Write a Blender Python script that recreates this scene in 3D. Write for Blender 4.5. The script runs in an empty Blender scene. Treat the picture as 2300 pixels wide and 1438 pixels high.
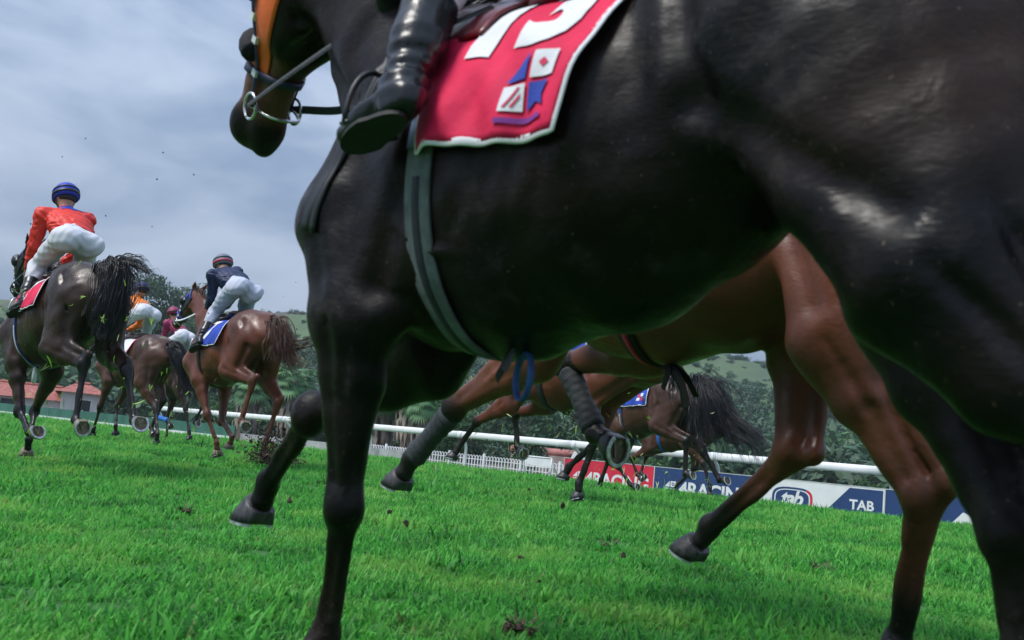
import bpy, bmesh, math, random
import numpy as np
from mathutils import Matrix, Vector

scene = bpy.context.scene
COL = scene.collection
PI = math.pi

# ------------------------------------------------------------------ camera
CAM_Z = 0.55
ROLL = math.radians(5.71)          # the photographer holds the camera tilted
PITCH = math.radians(7.80)
cd = bpy.data.cameras.new('camera')
cam = bpy.data.objects.new('camera', cd)
COL.objects.link(cam)
fw = Vector((0, math.cos(PITCH), math.sin(PITCH)))
up0 = Vector((0, -math.sin(PITCH), math.cos(PITCH)))
rt0 = Vector((1, 0, 0))
rt = math.cos(ROLL) * rt0 + math.sin(ROLL) * up0
upv = -math.sin(ROLL) * rt0 + math.cos(ROLL) * up0
m = Matrix((rt, upv, -fw)).transposed().to_4x4()
m.translation = Vector((0, 0, CAM_Z))
cam.matrix_world = m
cd.sensor_width = 36.0
cd.lens = 2200 / 2300 * 36.0
cd.clip_start = 0.05
cd.clip_end = 3000
cd.dof.use_dof = True
cd.dof.focus_distance = 9.2
cd.dof.aperture_fstop = 5.4
scene.camera = cam

# ------------------------------------------------------------------ sky, sun, exposure
SUN_EL, SUN_AZ = math.radians(54), math.radians(248)
world = bpy.data.worlds.new('World')
scene.world = world
world.use_nodes = True
wt = world.node_tree
wt.nodes.clear()
def wn(t, **k):
    n = wt.nodes.new(t)
    for a, b in k.items():
        setattr(n, a, b)
    return n
w_out = wn('ShaderNodeOutputWorld'); w_bg = wn('ShaderNodeBackground')
w_sky = wn('ShaderNodeTexSky', sky_type='NISHITA')
w_sky.sun_disc = False
w_sky.sun_elevation = SUN_EL
w_sky.sun_rotation = SUN_AZ
w_tc = wn('ShaderNodeTexCoord')
w_map = wn('ShaderNodeMapping'); w_map.inputs['Scale'].default_value = (1.0, 1.0, 2.6)
w_map.inputs['Rotation'].default_value = (0.10, 0.06, 0.5)
w_n1 = wn('ShaderNodeTexNoise'); w_n1.inputs['Scale'].default_value = 4.4; w_n1.inputs['Detail'].default_value = 9; w_n1.inputs['Roughness'].default_value = 0.52
w_n1.inputs['Distortion'].default_value = 0.35
w_r = wn('ShaderNodeValToRGB')
w_r.color_ramp.elements[0].position = 0.36; w_r.color_ramp.elements[0].color = (0.084, 0.118, 0.176, 1)
w_r.color_ramp.elements[1].position = 0.60; w_r.color_ramp.elements[1].color = (0.192, 0.224, 0.280, 1)
w_mul = wn('ShaderNodeMix', data_type='RGBA', blend_type='MULTIPLY'); w_mul.inputs['Factor'].default_value = 1
w_mul.inputs['B'].default_value = (10.0, 10.0, 10.0, 1)
w_mix = wn('ShaderNodeMix', data_type='RGBA'); w_mix.inputs['Factor'].default_value = 0.93
L_ = wt.links.new
L_(w_tc.outputs['Generated'], w_map.inputs['Vector']); L_(w_map.outputs[0], w_n1.inputs['Vector'])
L_(w_n1.outputs['Fac'], w_r.inputs['Fac']); L_(w_r.outputs['Color'], w_mul.inputs['A'])
L_(w_sky.outputs[0], w_mix.inputs['A']); L_(w_mul.outputs['Result'], w_mix.inputs['B'])
# an overcast sky brightens steadily from horizon to zenith (CIE overcast distribution)
w_sep = wn('ShaderNodeSeparateXYZ'); L_(w_tc.outputs['Generated'], w_sep.inputs[0])
w_cl = wn('ShaderNodeMath', operation='MAXIMUM'); L_(w_sep.outputs['Z'], w_cl.inputs[0]); w_cl.inputs[1].default_value = 0.0
w_ma = wn('ShaderNodeMath', operation='MULTIPLY_ADD'); L_(w_cl.outputs[0], w_ma.inputs[0]); w_ma.inputs[1].default_value = 1.6; w_ma.inputs[2].default_value = 0.85
w_vs = wn('ShaderNodeVectorMath', operation='SCALE'); L_(w_mix.outputs['Result'], w_vs.inputs[0]); L_(w_ma.outputs[0], w_vs.inputs['Scale'])
L_(w_vs.outputs[0], w_bg.inputs['Color'])
w_bg.inputs['Strength'].default_value = 0.1
L_(w_bg.outputs[0], w_out.inputs['Surface'])

sd = bpy.data.lights.new('sun', 'SUN')
sd.energy = 1.5
sd.angle = math.radians(22)
sd.color = (1.0, 0.96, 0.90)
sun = bpy.data.objects.new('sun', sd)
COL.objects.link(sun)
sdir = Vector((math.sin(SUN_AZ) * math.cos(SUN_EL), math.cos(SUN_AZ) * math.cos(SUN_EL), math.sin(SUN_EL)))
sun.rotation_euler = sdir.to_track_quat('Z', 'Y').to_euler()
sun.location = sdir * 50

scene.view_settings.view_transform = 'Standard'
scene.view_settings.look = 'None'
scene.view_settings.exposure = 1.15
scene.view_settings.gamma = 1.0
scene.view_settings.use_curve_mapping = False
try:
    scene.cycles.max_bounces = 6
    scene.cycles.diffuse_bounces = 3
    scene.cycles.glossy_bounces = 2
    scene.cycles.transparent_max_bounces = 4
    scene.cycles.use_denoising = True
except Exception:
    pass

# ------------------------------------------------------------------ materials
MATS = {}
def mat(name, col, rough=0.6, var=0.15, vscale=6.0, bump=0.0, bscale=40.0, spec=0.5, metal=0.0, col2=None, coat=0.0, stretch=(1, 1, 1), trans=0.0, sheen=0.0):
    if name in MATS:
        return MATS[name]
    m = bpy.data.materials.new(name)
    m.use_nodes = True
    nt = m.node_tree
    b = nt.nodes['Principled BSDF']
    b.inputs['Roughness'].default_value = rough
    b.inputs['Metallic'].default_value = metal
    b.inputs['Specular IOR Level'].default_value = spec
    b.inputs['Coat Weight'].default_value = coat
    b.inputs['Coat Roughness'].default_value = 0.15
    if sheen:
        b.inputs['Sheen Weight'].default_value = sheen
    tc = nt.nodes.new('ShaderNodeTexCoord')
    mp = nt.nodes.new('ShaderNodeMapping'); mp.inputs['Scale'].default_value = stretch
    nt.links.new(tc.outputs['Object'], mp.inputs['Vector'])
    n = nt.nodes.new('ShaderNodeTexNoise'); n.inputs['Scale'].default_value = vscale; n.inputs['Detail'].default_value = 6
    nt.links.new(mp.outputs[0], n.inputs['Vector'])
    r = nt.nodes.new('ShaderNodeValToRGB')
    c2 = col2 or tuple(c * (1 - var) for c in col)
    c1 = col if col2 else tuple(min(1, c * (1 + var)) for c in col)
    r.color_ramp.elements[0].position = 0.35; r.color_ramp.elements[0].color = (*c2, 1)
    r.color_ramp.elements[1].position = 0.65; r.color_ramp.elements[1].color = (*c1, 1)
    nt.links.new(n.outputs['Fac'], r.inputs['Fac'])
    nt.links.new(r.outputs['Color'], b.inputs['Base Color'])
    if bump:
        n2 = nt.nodes.new('ShaderNodeTexNoise'); n2.inputs['Scale'].default_value = bscale; n2.inputs['Detail'].default_value = 4
        nt.links.new(mp.outputs[0], n2.inputs['Vector'])
        bp = nt.nodes.new('ShaderNodeBump'); bp.inputs['Strength'].default_value = bump; bp.inputs['Distance'].default_value = 0.01
        nt.links.new(n2.outputs['Fac'], bp.inputs['Height'])
        nt.links.new(bp.outputs[0], b.inputs['Normal'])
    if trans:
        t = nt.nodes.new('ShaderNodeBsdfTranslucent'); mx = nt.nodes.new('ShaderNodeMixShader'); mx.inputs[0].default_value = trans
        nt.links.new(r.outputs['Color'], t.inputs['Color'])
        nt.links.new(b.outputs[0], mx.inputs[1]); nt.links.new(t.outputs[0], mx.inputs[2])
        nt.links.new(mx.outputs[0], nt.nodes['Material Output'].inputs['Surface'])
    MATS[name] = m
    return m

def coat_mat(name, body, points, body2=None, rough=0.38, wet=0.0, blotch=0.0, spec=0.36):
    """A horse's coat: body colour with soft variation, darker points on the lower legs (attribute 'points')."""
    m = bpy.data.materials.new(name); m.use_nodes = True
    nt = m.node_tree; lk = nt.links.new
    b = nt.nodes['Principled BSDF']
    tc = nt.nodes.new('ShaderNodeTexCoord')
    at = nt.nodes.new('ShaderNodeAttribute'); at.attribute_name = 'points'
    n = nt.nodes.new('ShaderNodeTexNoise'); n.inputs['Scale'].default_value = 3.2; n.inputs['Detail'].default_value = 5
    lk(tc.outputs['Object'], n.inputs['Vector'])
    rmp = nt.nodes.new('ShaderNodeValToRGB'); e = rmp.color_ramp.elements
    e[0].position = 0.36; e[0].color = (*(body2 or tuple(c * 0.62 for c in body)), 1)
    e[1].position = 0.66; e[1].color = (*body, 1)
    lk(n.outputs['Fac'], rmp.inputs['Fac'])
    mx = nt.nodes.new('ShaderNodeMix'); mx.data_type = 'RGBA'
    lk(at.outputs['Fac'], mx.inputs['Factor']); lk(rmp.outputs['Color'], mx.inputs['A']); mx.inputs['B'].default_value = (*points, 1)
    # fine hair grain
    mp = nt.nodes.new('ShaderNodeMapping'); mp.inputs['Scale'].default_value = (.28, 1.0, 0.8)
    lk(tc.outputs['Object'], mp.inputs['Vector'])
    hn = nt.nodes.new('ShaderNodeTexNoise'); hn.inputs['Scale'].default_value = 150; hn.inputs['Detail'].default_value = 3
    lk(mp.outputs[0], hn.inputs['Vector'])
    hr = nt.nodes.new('ShaderNodeMapRange'); hr.inputs['To Min'].default_value = 0.72; hr.inputs['To Max'].default_value = 1.3
    lk(hn.outputs['Fac'], hr.inputs['Value'])
    ml = nt.nodes.new('ShaderNodeMix'); ml.data_type = 'RGBA'; ml.blend_type = 'MULTIPLY'; ml.inputs['Factor'].default_value = 1
    lk(mx.outputs['Result'], ml.inputs['A']); lk(hr.outputs[0], ml.inputs['B'])
    last = ml.outputs['Result']
    # dust and dried sweat, in patches
    dn = nt.nodes.new('ShaderNodeTexNoise'); dn.inputs['Scale'].default_value = 9; dn.inputs['Detail'].default_value = 8; dn.inputs['Roughness'].default_value = 0.65
    lk(tc.outputs['Object'], dn.inputs['Vector'])
    dr = nt.nodes.new('ShaderNodeMapRange'); dr.inputs['From Min'].default_value = 0.56; dr.inputs['From Max'].default_value = 0.80; dr.inputs['To Max'].default_value = 0.035 + blotch
    lk(dn.outputs['Fac'], dr.inputs['Value'])
    dm = nt.nodes.new('ShaderNodeMix'); dm.data_type = 'RGBA'; dm.inputs['B'].default_value = (0.15, 0.145, 0.145, 1)
    lk(dr.outputs[0], dm.inputs['Factor']); lk(last, dm.inputs['A'])
    sn = nt.nodes.new('ShaderNodeTexNoise'); sn.inputs['Scale'].default_value = 130; sn.inputs['Detail'].default_value = 2
    lk(tc.outputs['Object'], sn.inputs['Vector'])
    sr = nt.nodes.new('ShaderNodeMapRange'); sr.inputs['From Min'].default_value = 0.70; sr.inputs['From Max'].default_value = 0.76; sr.inputs['To Max'].default_value = 0.75
    lk(sn.outputs['Fac'], sr.inputs['Value'])
    sm = nt.nodes.new('ShaderNodeMix'); sm.data_type = 'RGBA'; sm.inputs['B'].default_value = (0.13, 0.10, 0.075, 1)
    lk(sr.outputs[0], sm.inputs['Factor']); lk(dm.outputs['Result'], sm.inputs['A']); lk(sm.outputs['Result'], b.inputs['Base Color'])
    # sheen of the coat varies
    rr = nt.nodes.new('ShaderNodeMapRange'); rr.inputs['From Min'].default_value = 0.35; rr.inputs['From Max'].default_value = 0.68; rr.inputs['To Min'].default_value = rough - 0.14; rr.inputs['To Max'].default_value = rough + 0.24
    lk(dn.outputs['Fac'], rr.inputs['Value']); lk(rr.outputs[0], b.inputs['Roughness'])
    b.inputs['Specular IOR Level'].default_value = spec
    b.inputs['Coat Weight'].default_value = wet * .5; b.inputs['Coat Roughness'].default_value = 0.25
    # relief: veins and muscle ripple (broad), hair (fine)
    bn = nt.nodes.new('ShaderNodeTexNoise'); bn.inputs['Scale'].default_value = 14; bn.inputs['Detail'].default_value = 3; bn.inputs['Distortion'].default_value = 0.6
    lk(tc.outputs['Object'], bn.inputs['Vector'])
    b1 = nt.nodes.new('ShaderNodeBump'); b1.inputs['Strength'].default_value = 0.22; b1.inputs['Distance'].default_value = 0.016
    lk(bn.outputs['Fac'], b1.inputs['Height'])
    b2 = nt.nodes.new('ShaderNodeBump'); b2.inputs['Strength'].default_value = 0.22; b2.inputs['Distance'].default_value = 0.004
    lk(hn.outputs['Fac'], b2.inputs['Height']); lk(b1.outputs[0], b2.inputs['Normal']); lk(b2.outputs[0], b.inputs['Normal'])
    return m

# ------------------------------------------------------------------ object helpers
def link_mesh(name, me, material=None, parent=None, mw=None):
    o = bpy.data.objects.new(name, me)
    COL.objects.link(o)
    if material is not None:
        for mm in (material if isinstance(material, (list, tuple)) else [material]):
            me.materials.append(mm)
    if parent is not None:
        o.parent = parent
    if mw is not None:
        o.matrix_world = mw
    return o
def tag(o, label=None, cat=None, group=None, kind=None):
    if label: o['label'] = label
    if cat: o['category'] = cat
    if group: o['group'] = group
    if kind: o['kind'] = kind
    return o
def np_mesh(name, V, F, smooth=True, mi=None):
    V = np.asarray(V, np.float32).reshape(-1, 3); F = np.asarray(F, np.int32)
    me = bpy.data.meshes.new(name)
    k = F.shape[1]
    me.vertices.add(len(V)); me.vertices.foreach_set('co', V.ravel())
    me.loops.add(F.size); me.loops.foreach_set('vertex_index', F.ravel())
    me.polygons.add(len(F)); me.polygons.foreach_set('loop_start', np.arange(0, F.size, k, dtype=np.int32))
    if smooth:
        me.polygons.foreach_set('use_smooth', np.ones(len(F), dtype=bool))
    if mi is not None:
        me.polygons.foreach_set('material_index', np.asarray(mi, np.int32))
    me.update(calc_edges=True); me.validate()
    return me
class MB:
    """collects quads and triangles of mixed shapes into one mesh"""
    def __init__(s): s.v = []; s.f = []
    def add(s, V, F):
        o = len(s.v); s.v += [tuple(map(float, p)) for p in V]; s.f += [tuple(i + o for i in f) for f in F]
    def box(s, c, d, R=None):
        c = np.array(c, float); d = np.array(d, float) / 2
        P = np.array([[x, y, z] for x in (-1, 1) for y in (-1, 1) for z in (-1, 1)]) * d
        if R is not None: P = P @ np.array(R).T
        s.add(P + c, [(0, 1, 3, 2), (4, 6, 7, 5), (0, 4, 5, 1), (2, 3, 7, 6), (0, 2, 6, 4), (1, 5, 7, 3)])
    def tube(s, pts, r, n=8, flat=None, up=None):
        """round (or flat: width r, thickness flat) tube along points"""
        P = np.array(pts, float); m_ = len(P)
        T = np.gradient(P, axis=0); T /= np.linalg.norm(T, axis=1)[:, None] + 1e-9
        rr = np.broadcast_to(np.array(r, float), (m_,))
        u = np.array(up if up is not None else (0.13, 0.21, 0.97))
        if np.ndim(u) == 1: u = np.broadcast_to(u, (m_, 3))
        S = np.cross(T, u); S /= np.linalg.norm(S, axis=1)[:, None] + 1e-9
        N = np.cross(S, T)
        V = []
        for j in range(n):
            a = 2 * PI * j / n
            V.append(P + S * (np.cos(a) * rr)[:, None] + N * (np.sin(a) * (rr if flat is None else flat) * np.ones(m_))[:, None])
        V = np.stack(V, 1).reshape(-1, 3)
        F = [(i * n + j, i * n + (j + 1) % n, (i + 1) * n + (j + 1) % n, (i + 1) * n + j) for i in range(m_ - 1) for j in range(n)]
        F += [tuple(range(n))[::-1], tuple((m_ - 1) * n + j for j in range(n))]
        s.add(V, F)
    def build(s, name, material, parent=None, mw=None, smooth=False):
        me = bpy.data.meshes.new(name); me.from_pydata(s.v, [], s.f); me.update()
        if smooth: me.polygons.foreach_set('use_smooth', np.ones(len(me.polygons), dtype=bool))
        return link_mesh(name, me, material, parent, mw)
def empty(name, loc=(0, 0, 0), mw=None):
    o = bpy.data.objects.new(name, None); COL.objects.link(o); o.location = loc; o.empty_display_size = 0.1
    if mw is not None: o.matrix_world = mw
    return o
def text2d(s, size, off=0.0, cuts=0, shear=0.0, font_space=1.0):
    """triangles of a word, in its own plane"""
    cu = bpy.data.curves.new('lettering', 'FONT'); cu.body = s; cu.size = size; cu.offset = off; cu.shear = shear; cu.space_character = font_space
    cu.align_x = 'LEFT'; cu.fill_mode = 'FRONT'; cu.resolution_u = 4
    o = bpy.data.objects.new('lettering', cu); COL.objects.link(o)
    dg = bpy.context.evaluated_depsgraph_get(); dg.update()
    me = bpy.data.meshes.new_from_object(o.evaluated_get(dg))
    bm = bmesh.new(); bm.from_mesh(me); bmesh.ops.triangulate(bm, faces=bm.faces[:])
    if cuts: 
        for _ in range(cuts):
            bmesh.ops.subdivide_edges(bm, edges=[e for e in bm.edges if e.calc_length() > size * 0.08], cuts=1)
            bmesh.ops.triangulate(bm, faces=bm.faces[:])
    V = np.array([v.co[:2] for v in bm.verts]); F = np.array([[v.index for v in f.verts] for f in bm.faces]) if bm.verts.index_update() is None else None
    bm.free(); bpy.data.objects.remove(o); bpy.data.curves.remove(cu); bpy.data.meshes.remove(me)
    return V, F
def grid2d(poly, step):
    """a 2-D polygon filled with small triangles"""
    bm = bmesh.new(); vs = [bm.verts.new((x, y, 0)) for x, y in poly]; bm.faces.new(vs)
    bmesh.ops.triangulate(bm, faces=bm.faces[:])
    for _ in range(5):
        es = [e for e in bm.edges if e.calc_length() > step]
        if not es: break
        bmesh.ops.subdivide_edges(bm, edges=es, cuts=1); bmesh.ops.triangulate(bm, faces=bm.faces[:])
    bm.verts.index_update()
    V = np.array([v.co[:2] for v in bm.verts]); F = np.array([[v.index for v in f.verts] for f in bm.faces]); bm.free()
    return V, F
def norm(v):
    v = np.asarray(v, float); return v / (np.linalg.norm(v) + 1e-9)
def sstep(a, b, x):
    t = np.clip((x - a) / (b - a), 0, 1); return t * t * (3 - 2 * t)
def catmull(P, n):
    P = np.asarray(P, float); P = np.vstack([2 * P[0] - P[1], P, 2 * P[-1] - P[-2]]); out = []
    m_ = len(P) - 3
    for q in np.linspace(0, m_ - 1e-6, n):
        i = int(q); t = q - i; a, b, c, d = P[i:i + 4]
        out.append(.5 * ((2 * b) + (c - a) * t + (2 * a - 5 * b + 4 * c - d) * t * t + (3 * b - a - 3 * c + d) * t ** 3))
    return np.array(out)

# ------------------------------------------------------------------ ground shape: the turf is gently crowned across the track
NRM = np.array([11, 13.2]) / math.hypot(11, 13.2)      # across the track, away from the photographer
ALG = np.array([NRM[1], -NRM[0]])                      # along the track, towards the right
T_X = [-60, 0, 1.7, 4.25, 6, 8.5, 11, 15, 19, 23, 30, 400]
T_Z = [0, 0, .01, .10, .155, .195, .205, .16, .03, -.13, -.16, -.16]
_tt = np.linspace(-60, 60, 2401)
_tz = np.interp(_tt, T_X, T_Z)
_tz = np.convolve(np.pad(_tz, 15, mode='edge'), np.ones(31) / 31, 'valid')
def gz(x, y):
    return np.interp(np.asarray(x) * NRM[0] + np.asarray(y) * NRM[1], _tt, _tz)
def gz_raw(x, y):
    return float(np.interp(x * NRM[0] + y * NRM[1], T_X, T_Z))
def track(s, t, z=0.0):
    p = NRM * t + ALG * s
    return (p[0], p[1], z)

# ------------------------------------------------------------------ implicit body modelling
class Field:
    def __init__(s, lo, hi, h):
        s.lo = np.array(lo, np.float32); s.h = h
        s.n = np.ceil((np.array(hi) - np.array(lo)) / h).astype(int) + 1
        s.d = np.full(s.n, 1.0, np.float32)
    def block(s, lo, hi):
        i0 = np.maximum(np.floor((np.array(lo) - s.lo) / s.h).astype(int), 0); i1 = np.minimum(np.ceil((np.array(hi) - s.lo) / s.h).astype(int) + 1, s.n)
        if (i1 <= i0).any(): return None
        ax = [s.lo[k] + s.h * np.arange(i0[k], i1[k], dtype=np.float32) for k in range(3)]
        sl = tuple(slice(i0[k], i1[k]) for k in range(3))
        return sl, ax[0][:, None, None], ax[1][None, :, None], ax[2][None, None, :]
    def _smin(s, sl, d, k):
        a = s.d[sl]
        hh = np.maximum(k - np.abs(a - d), 0) / k
        s.d[sl] = np.minimum(a, d) - hh * hh * k * 0.25
    def cone(s, a, b, r1, r2, k=0.03, side=(0, 1, 0)):
        a = np.asarray(a, np.float64); b = np.asarray(b, np.float64)
        w1, h1 = r1 if isinstance(r1, tuple) else (r1, r1)
        w2, h2 = r2 if isinstance(r2, tuple) else (r2, r2)
        L = np.linalg.norm(b - a) + 1e-6; d = (b - a) / L
        sv = np.asarray(side, float); sv = sv - d * (sv @ d); sv = norm(sv); u = np.cross(d, sv)
        R = max(w1, h1, w2, h2) + k + 2 * s.h
        bl = s.block(np.minimum(a, b) - R, np.maximum(a, b) + R)
        if bl is None: return
        sl, X, Y, Z = bl
        X = X - a[0]; Y = Y - a[1]; Z = Z - a[2]
        t = (X * d[0] + Y * d[1] + Z * d[2]); tc = np.clip(t, 0, L); ld = t - tc; q = tc / L
        ls = X * sv[0] + Y * sv[1] + Z * sv[2]; lu = X * u[0] + Y * u[1] + Z * u[2]
        w = w1 + (w2 - w1) * q; hh = h1 + (h2 - h1) * q; mn = np.minimum(w, hh)
        val = (np.sqrt((ls / w) ** 2 + (lu / hh) ** 2 + (ld / mn) ** 2) - 1) * mn
        s._smin(sl, val.astype(np.float32), k)
    def ball(s, c, r, k=0.03, R=None):
        """ellipsoid; R: rows are its axes"""
        c = np.asarray(c, float); r = np.asarray(r if np.ndim(r) else (r, r, r), float)
        R = np.eye(3) if R is None else np.asarray(R, float)
        M = r.max() + k + 2 * s.h
        bl = s.block(c - M, c + M)
        if bl is None: return
        sl, X, Y, Z = bl
        X = X - c[0]; Y = Y - c[1]; Z = Z - c[2]
        q = sum(((X * R[i, 0] + Y * R[i, 1] + Z * R[i, 2]) / r[i]) ** 2 for i in range(3))
        s._smin(sl, ((np.sqrt(q) - 1) * r.min()).astype(np.float32), k)
    def groove(s, pts, r, depth):
        """press a soft furrow (or, with negative depth, raise a cord) along a line"""
        pts = [np.asarray(p, float) for p in pts]
        for a, b in zip(pts[:-1], pts[1:]):
            M = r * 2.6; bl = s.block(np.minimum(a, b) - M, np.maximum(a, b) + M)
            if bl is None: continue
            sl, X, Y, Z = bl; L = np.linalg.norm(b - a) + 1e-6; d = (b - a) / L
            X = X - a[0]; Y = Y - a[1]; Z = Z - a[2]; t = X * d[0] + Y * d[1] + Z * d[2]; tc = np.clip(t, 0, L)
            q = (X - d[0] * tc) ** 2 + (Y - d[1] * tc) ** 2 + (Z - d[2] * tc) ** 2
            taper = .45 + .55 * np.sin(np.clip(tc / L, 0, 1) * PI) if len(pts) == 2 else 1.0
            s.d[sl] += (depth * taper * np.exp(-q / (r * r))).astype(np.float32)
    def ripple(s, amp, seed, n=7, w0=.12, w1=.3):
        rg = np.random.default_rng(seed); ax = [s.lo[k] + s.h * np.arange(s.n[k], dtype=np.float32) for k in range(3)]
        X, Y, Z = ax[0][:, None, None], ax[1][None, :, None], ax[2][None, None, :]; tot = 0
        for _ in range(n):
            k = rg.normal(0, 1, 3); k *= 6.283 / rg.uniform(w0, w1) / np.linalg.norm(k); tot = tot + np.sin(X * k[0] + Y * k[1] + Z * k[2] + rg.random() * 6.28)
        s.d += (tot * amp / n ** .5).astype(np.float32)
    def cut(s, p, n):
        """keep the side where (x-p).n < 0"""
        n = norm(n); ax = [s.lo[k] + s.h * np.arange(s.n[k], dtype=np.float32) for k in range(3)]
        v = (ax[0][:, None, None] - p[0]) * n[0] + (ax[1][None, :, None] - p[1]) * n[1] + (ax[2][None, None, :] - p[2]) * n[2]
        s.d = np.maximum(s.d, v.astype(np.float32))
    def sample(s, P):
        P = np.asarray(P, float); q = (P - s.lo) / s.h
        q = np.clip(q, 0, s.n - 1.001); i = q.astype(int); f = q - i; out = 0
        for a in (0, 1):
            for b in (0, 1):
                for c in (0, 1):
                    wgt = (f[..., 0] if a else 1 - f[..., 0]) * (f[..., 1] if b else 1 - f[..., 1]) * (f[..., 2] if c else 1 - f[..., 2])
                    out = out + wgt * s.d[i[..., 0] + a, i[..., 1] + b, i[..., 2] + c]
        return out
    def march(s, O, D, far=0.6, n=90, inward=False):
        """distance from O along D to the skin (from inside out, or from outside in)"""
        O = np.asarray(O, float); D = np.asarray(D, float); O, D = np.broadcast_arrays(O, D)
        ts = np.linspace(0, far, n)
        v = s.sample(O[..., None, :] + D[..., None, :] * ts[:, None])
        if inward: v = -v
        hit = v > 0
        i = np.argmax(hit, -1); i = np.where(hit.any(-1), np.maximum(i, 1), n - 1)
        v0 = np.take_along_axis(v, (i - 1)[..., None], -1)[..., 0]; v1 = np.take_along_axis(v, i[..., None], -1)[..., 0]
        return ts[i - 1] + (ts[1] - ts[0]) * np.clip(-v0 / (v1 - v0 + 1e-9), 0, 1)
    def mesh(s, smooth=2):
        D = s.d; S = D < 0; n = D.shape
        c = np.zeros(tuple(k - 1 for k in n), np.int8)
        for a in (0, 1):
            for b in (0, 1):
                for e in (0, 1):
                    c += S[a:n[0] - 1 + a, b:n[1] - 1 + b, e:n[2] - 1 + e]
        act = (c > 0) & (c < 8)
        idx = np.full(c.shape, -1, np.int64); ijk = np.argwhere(act); idx[act] = np.arange(len(ijk))
        acc = np.zeros((len(ijk), 3)); cnt = np.zeros(len(ijk))
        cs = [(a, b, e) for a in (0, 1) for b in (0, 1) for e in (0, 1)]
        for p in cs:
            for ax in range(3):
                if p[ax]: continue
                q = list(p); q[ax] = 1
                d0 = D[ijk[:, 0] + p[0], ijk[:, 1] + p[1], ijk[:, 2] + p[2]]; d1 = D[ijk[:, 0] + q[0], ijk[:, 1] + q[1], ijk[:, 2] + q[2]]
                cr = (d0 < 0) != (d1 < 0); t = np.where(cr, d0 / np.where(cr, d0 - d1, 1), 0)
                pt = np.array(p, float)[None, :] + t[:, None] * (np.array(q) - np.array(p))[None, :]
                acc += pt * cr[:, None]; cnt += cr
        V = s.lo + (ijk + acc / np.maximum(cnt, 1)[:, None]) * s.h
        F = []
        for ax in range(3):
            b, e = [(1, 2), (2, 0), (0, 1)][ax]
            lo = [slice(None)] * 3; hi = [slice(None)] * 3
            lo[ax] = slice(0, -1); hi[ax] = slice(1, None)
            s0 = S[tuple(lo)]; s1 = S[tuple(hi)]
            ed = np.argwhere(s0 != s1)
            ed = ed[(ed[:, b] > 0) & (ed[:, e] > 0) & (ed[:, b] < n[b] - 1) & (ed[:, e] < n[e] - 1)]
            def cell(db, de):
                q = ed.copy(); q[:, b] += db; q[:, e] += de
                return idx[q[:, 0], q[:, 1], q[:, 2]]
            Q = np.stack([cell(-1, -1), cell(0, -1), cell(0, 0), cell(-1, 0)], 1)
            fl = s1[ed[:, 0], ed[:, 1], ed[:, 2]]
            Q[fl] = Q[fl][:, ::-1]
            F.append(Q)
        F = np.vstack(F); F = F[(F >= 0).all(1)]
        E = np.vstack([F[:, [0, 1]], F[:, [1, 2]], F[:, [2, 3]], F[:, [3, 0]]])
        for _ in range(smooth):
            A = np.zeros_like(V); C = np.zeros(len(V))
            for k in range(3):
                A[:, k] = np.bincount(E[:, 0], V[E[:, 1], k], len(V)) + np.bincount(E[:, 1], V[E[:, 0], k], len(V))
            C = np.bincount(E[:, 0], minlength=len(V)) + np.bincount(E[:, 1], minlength=len(V))
            V = V * 0.4 + 0.6 * A / np.maximum(C, 1)[:, None]
        return V, F
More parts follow.
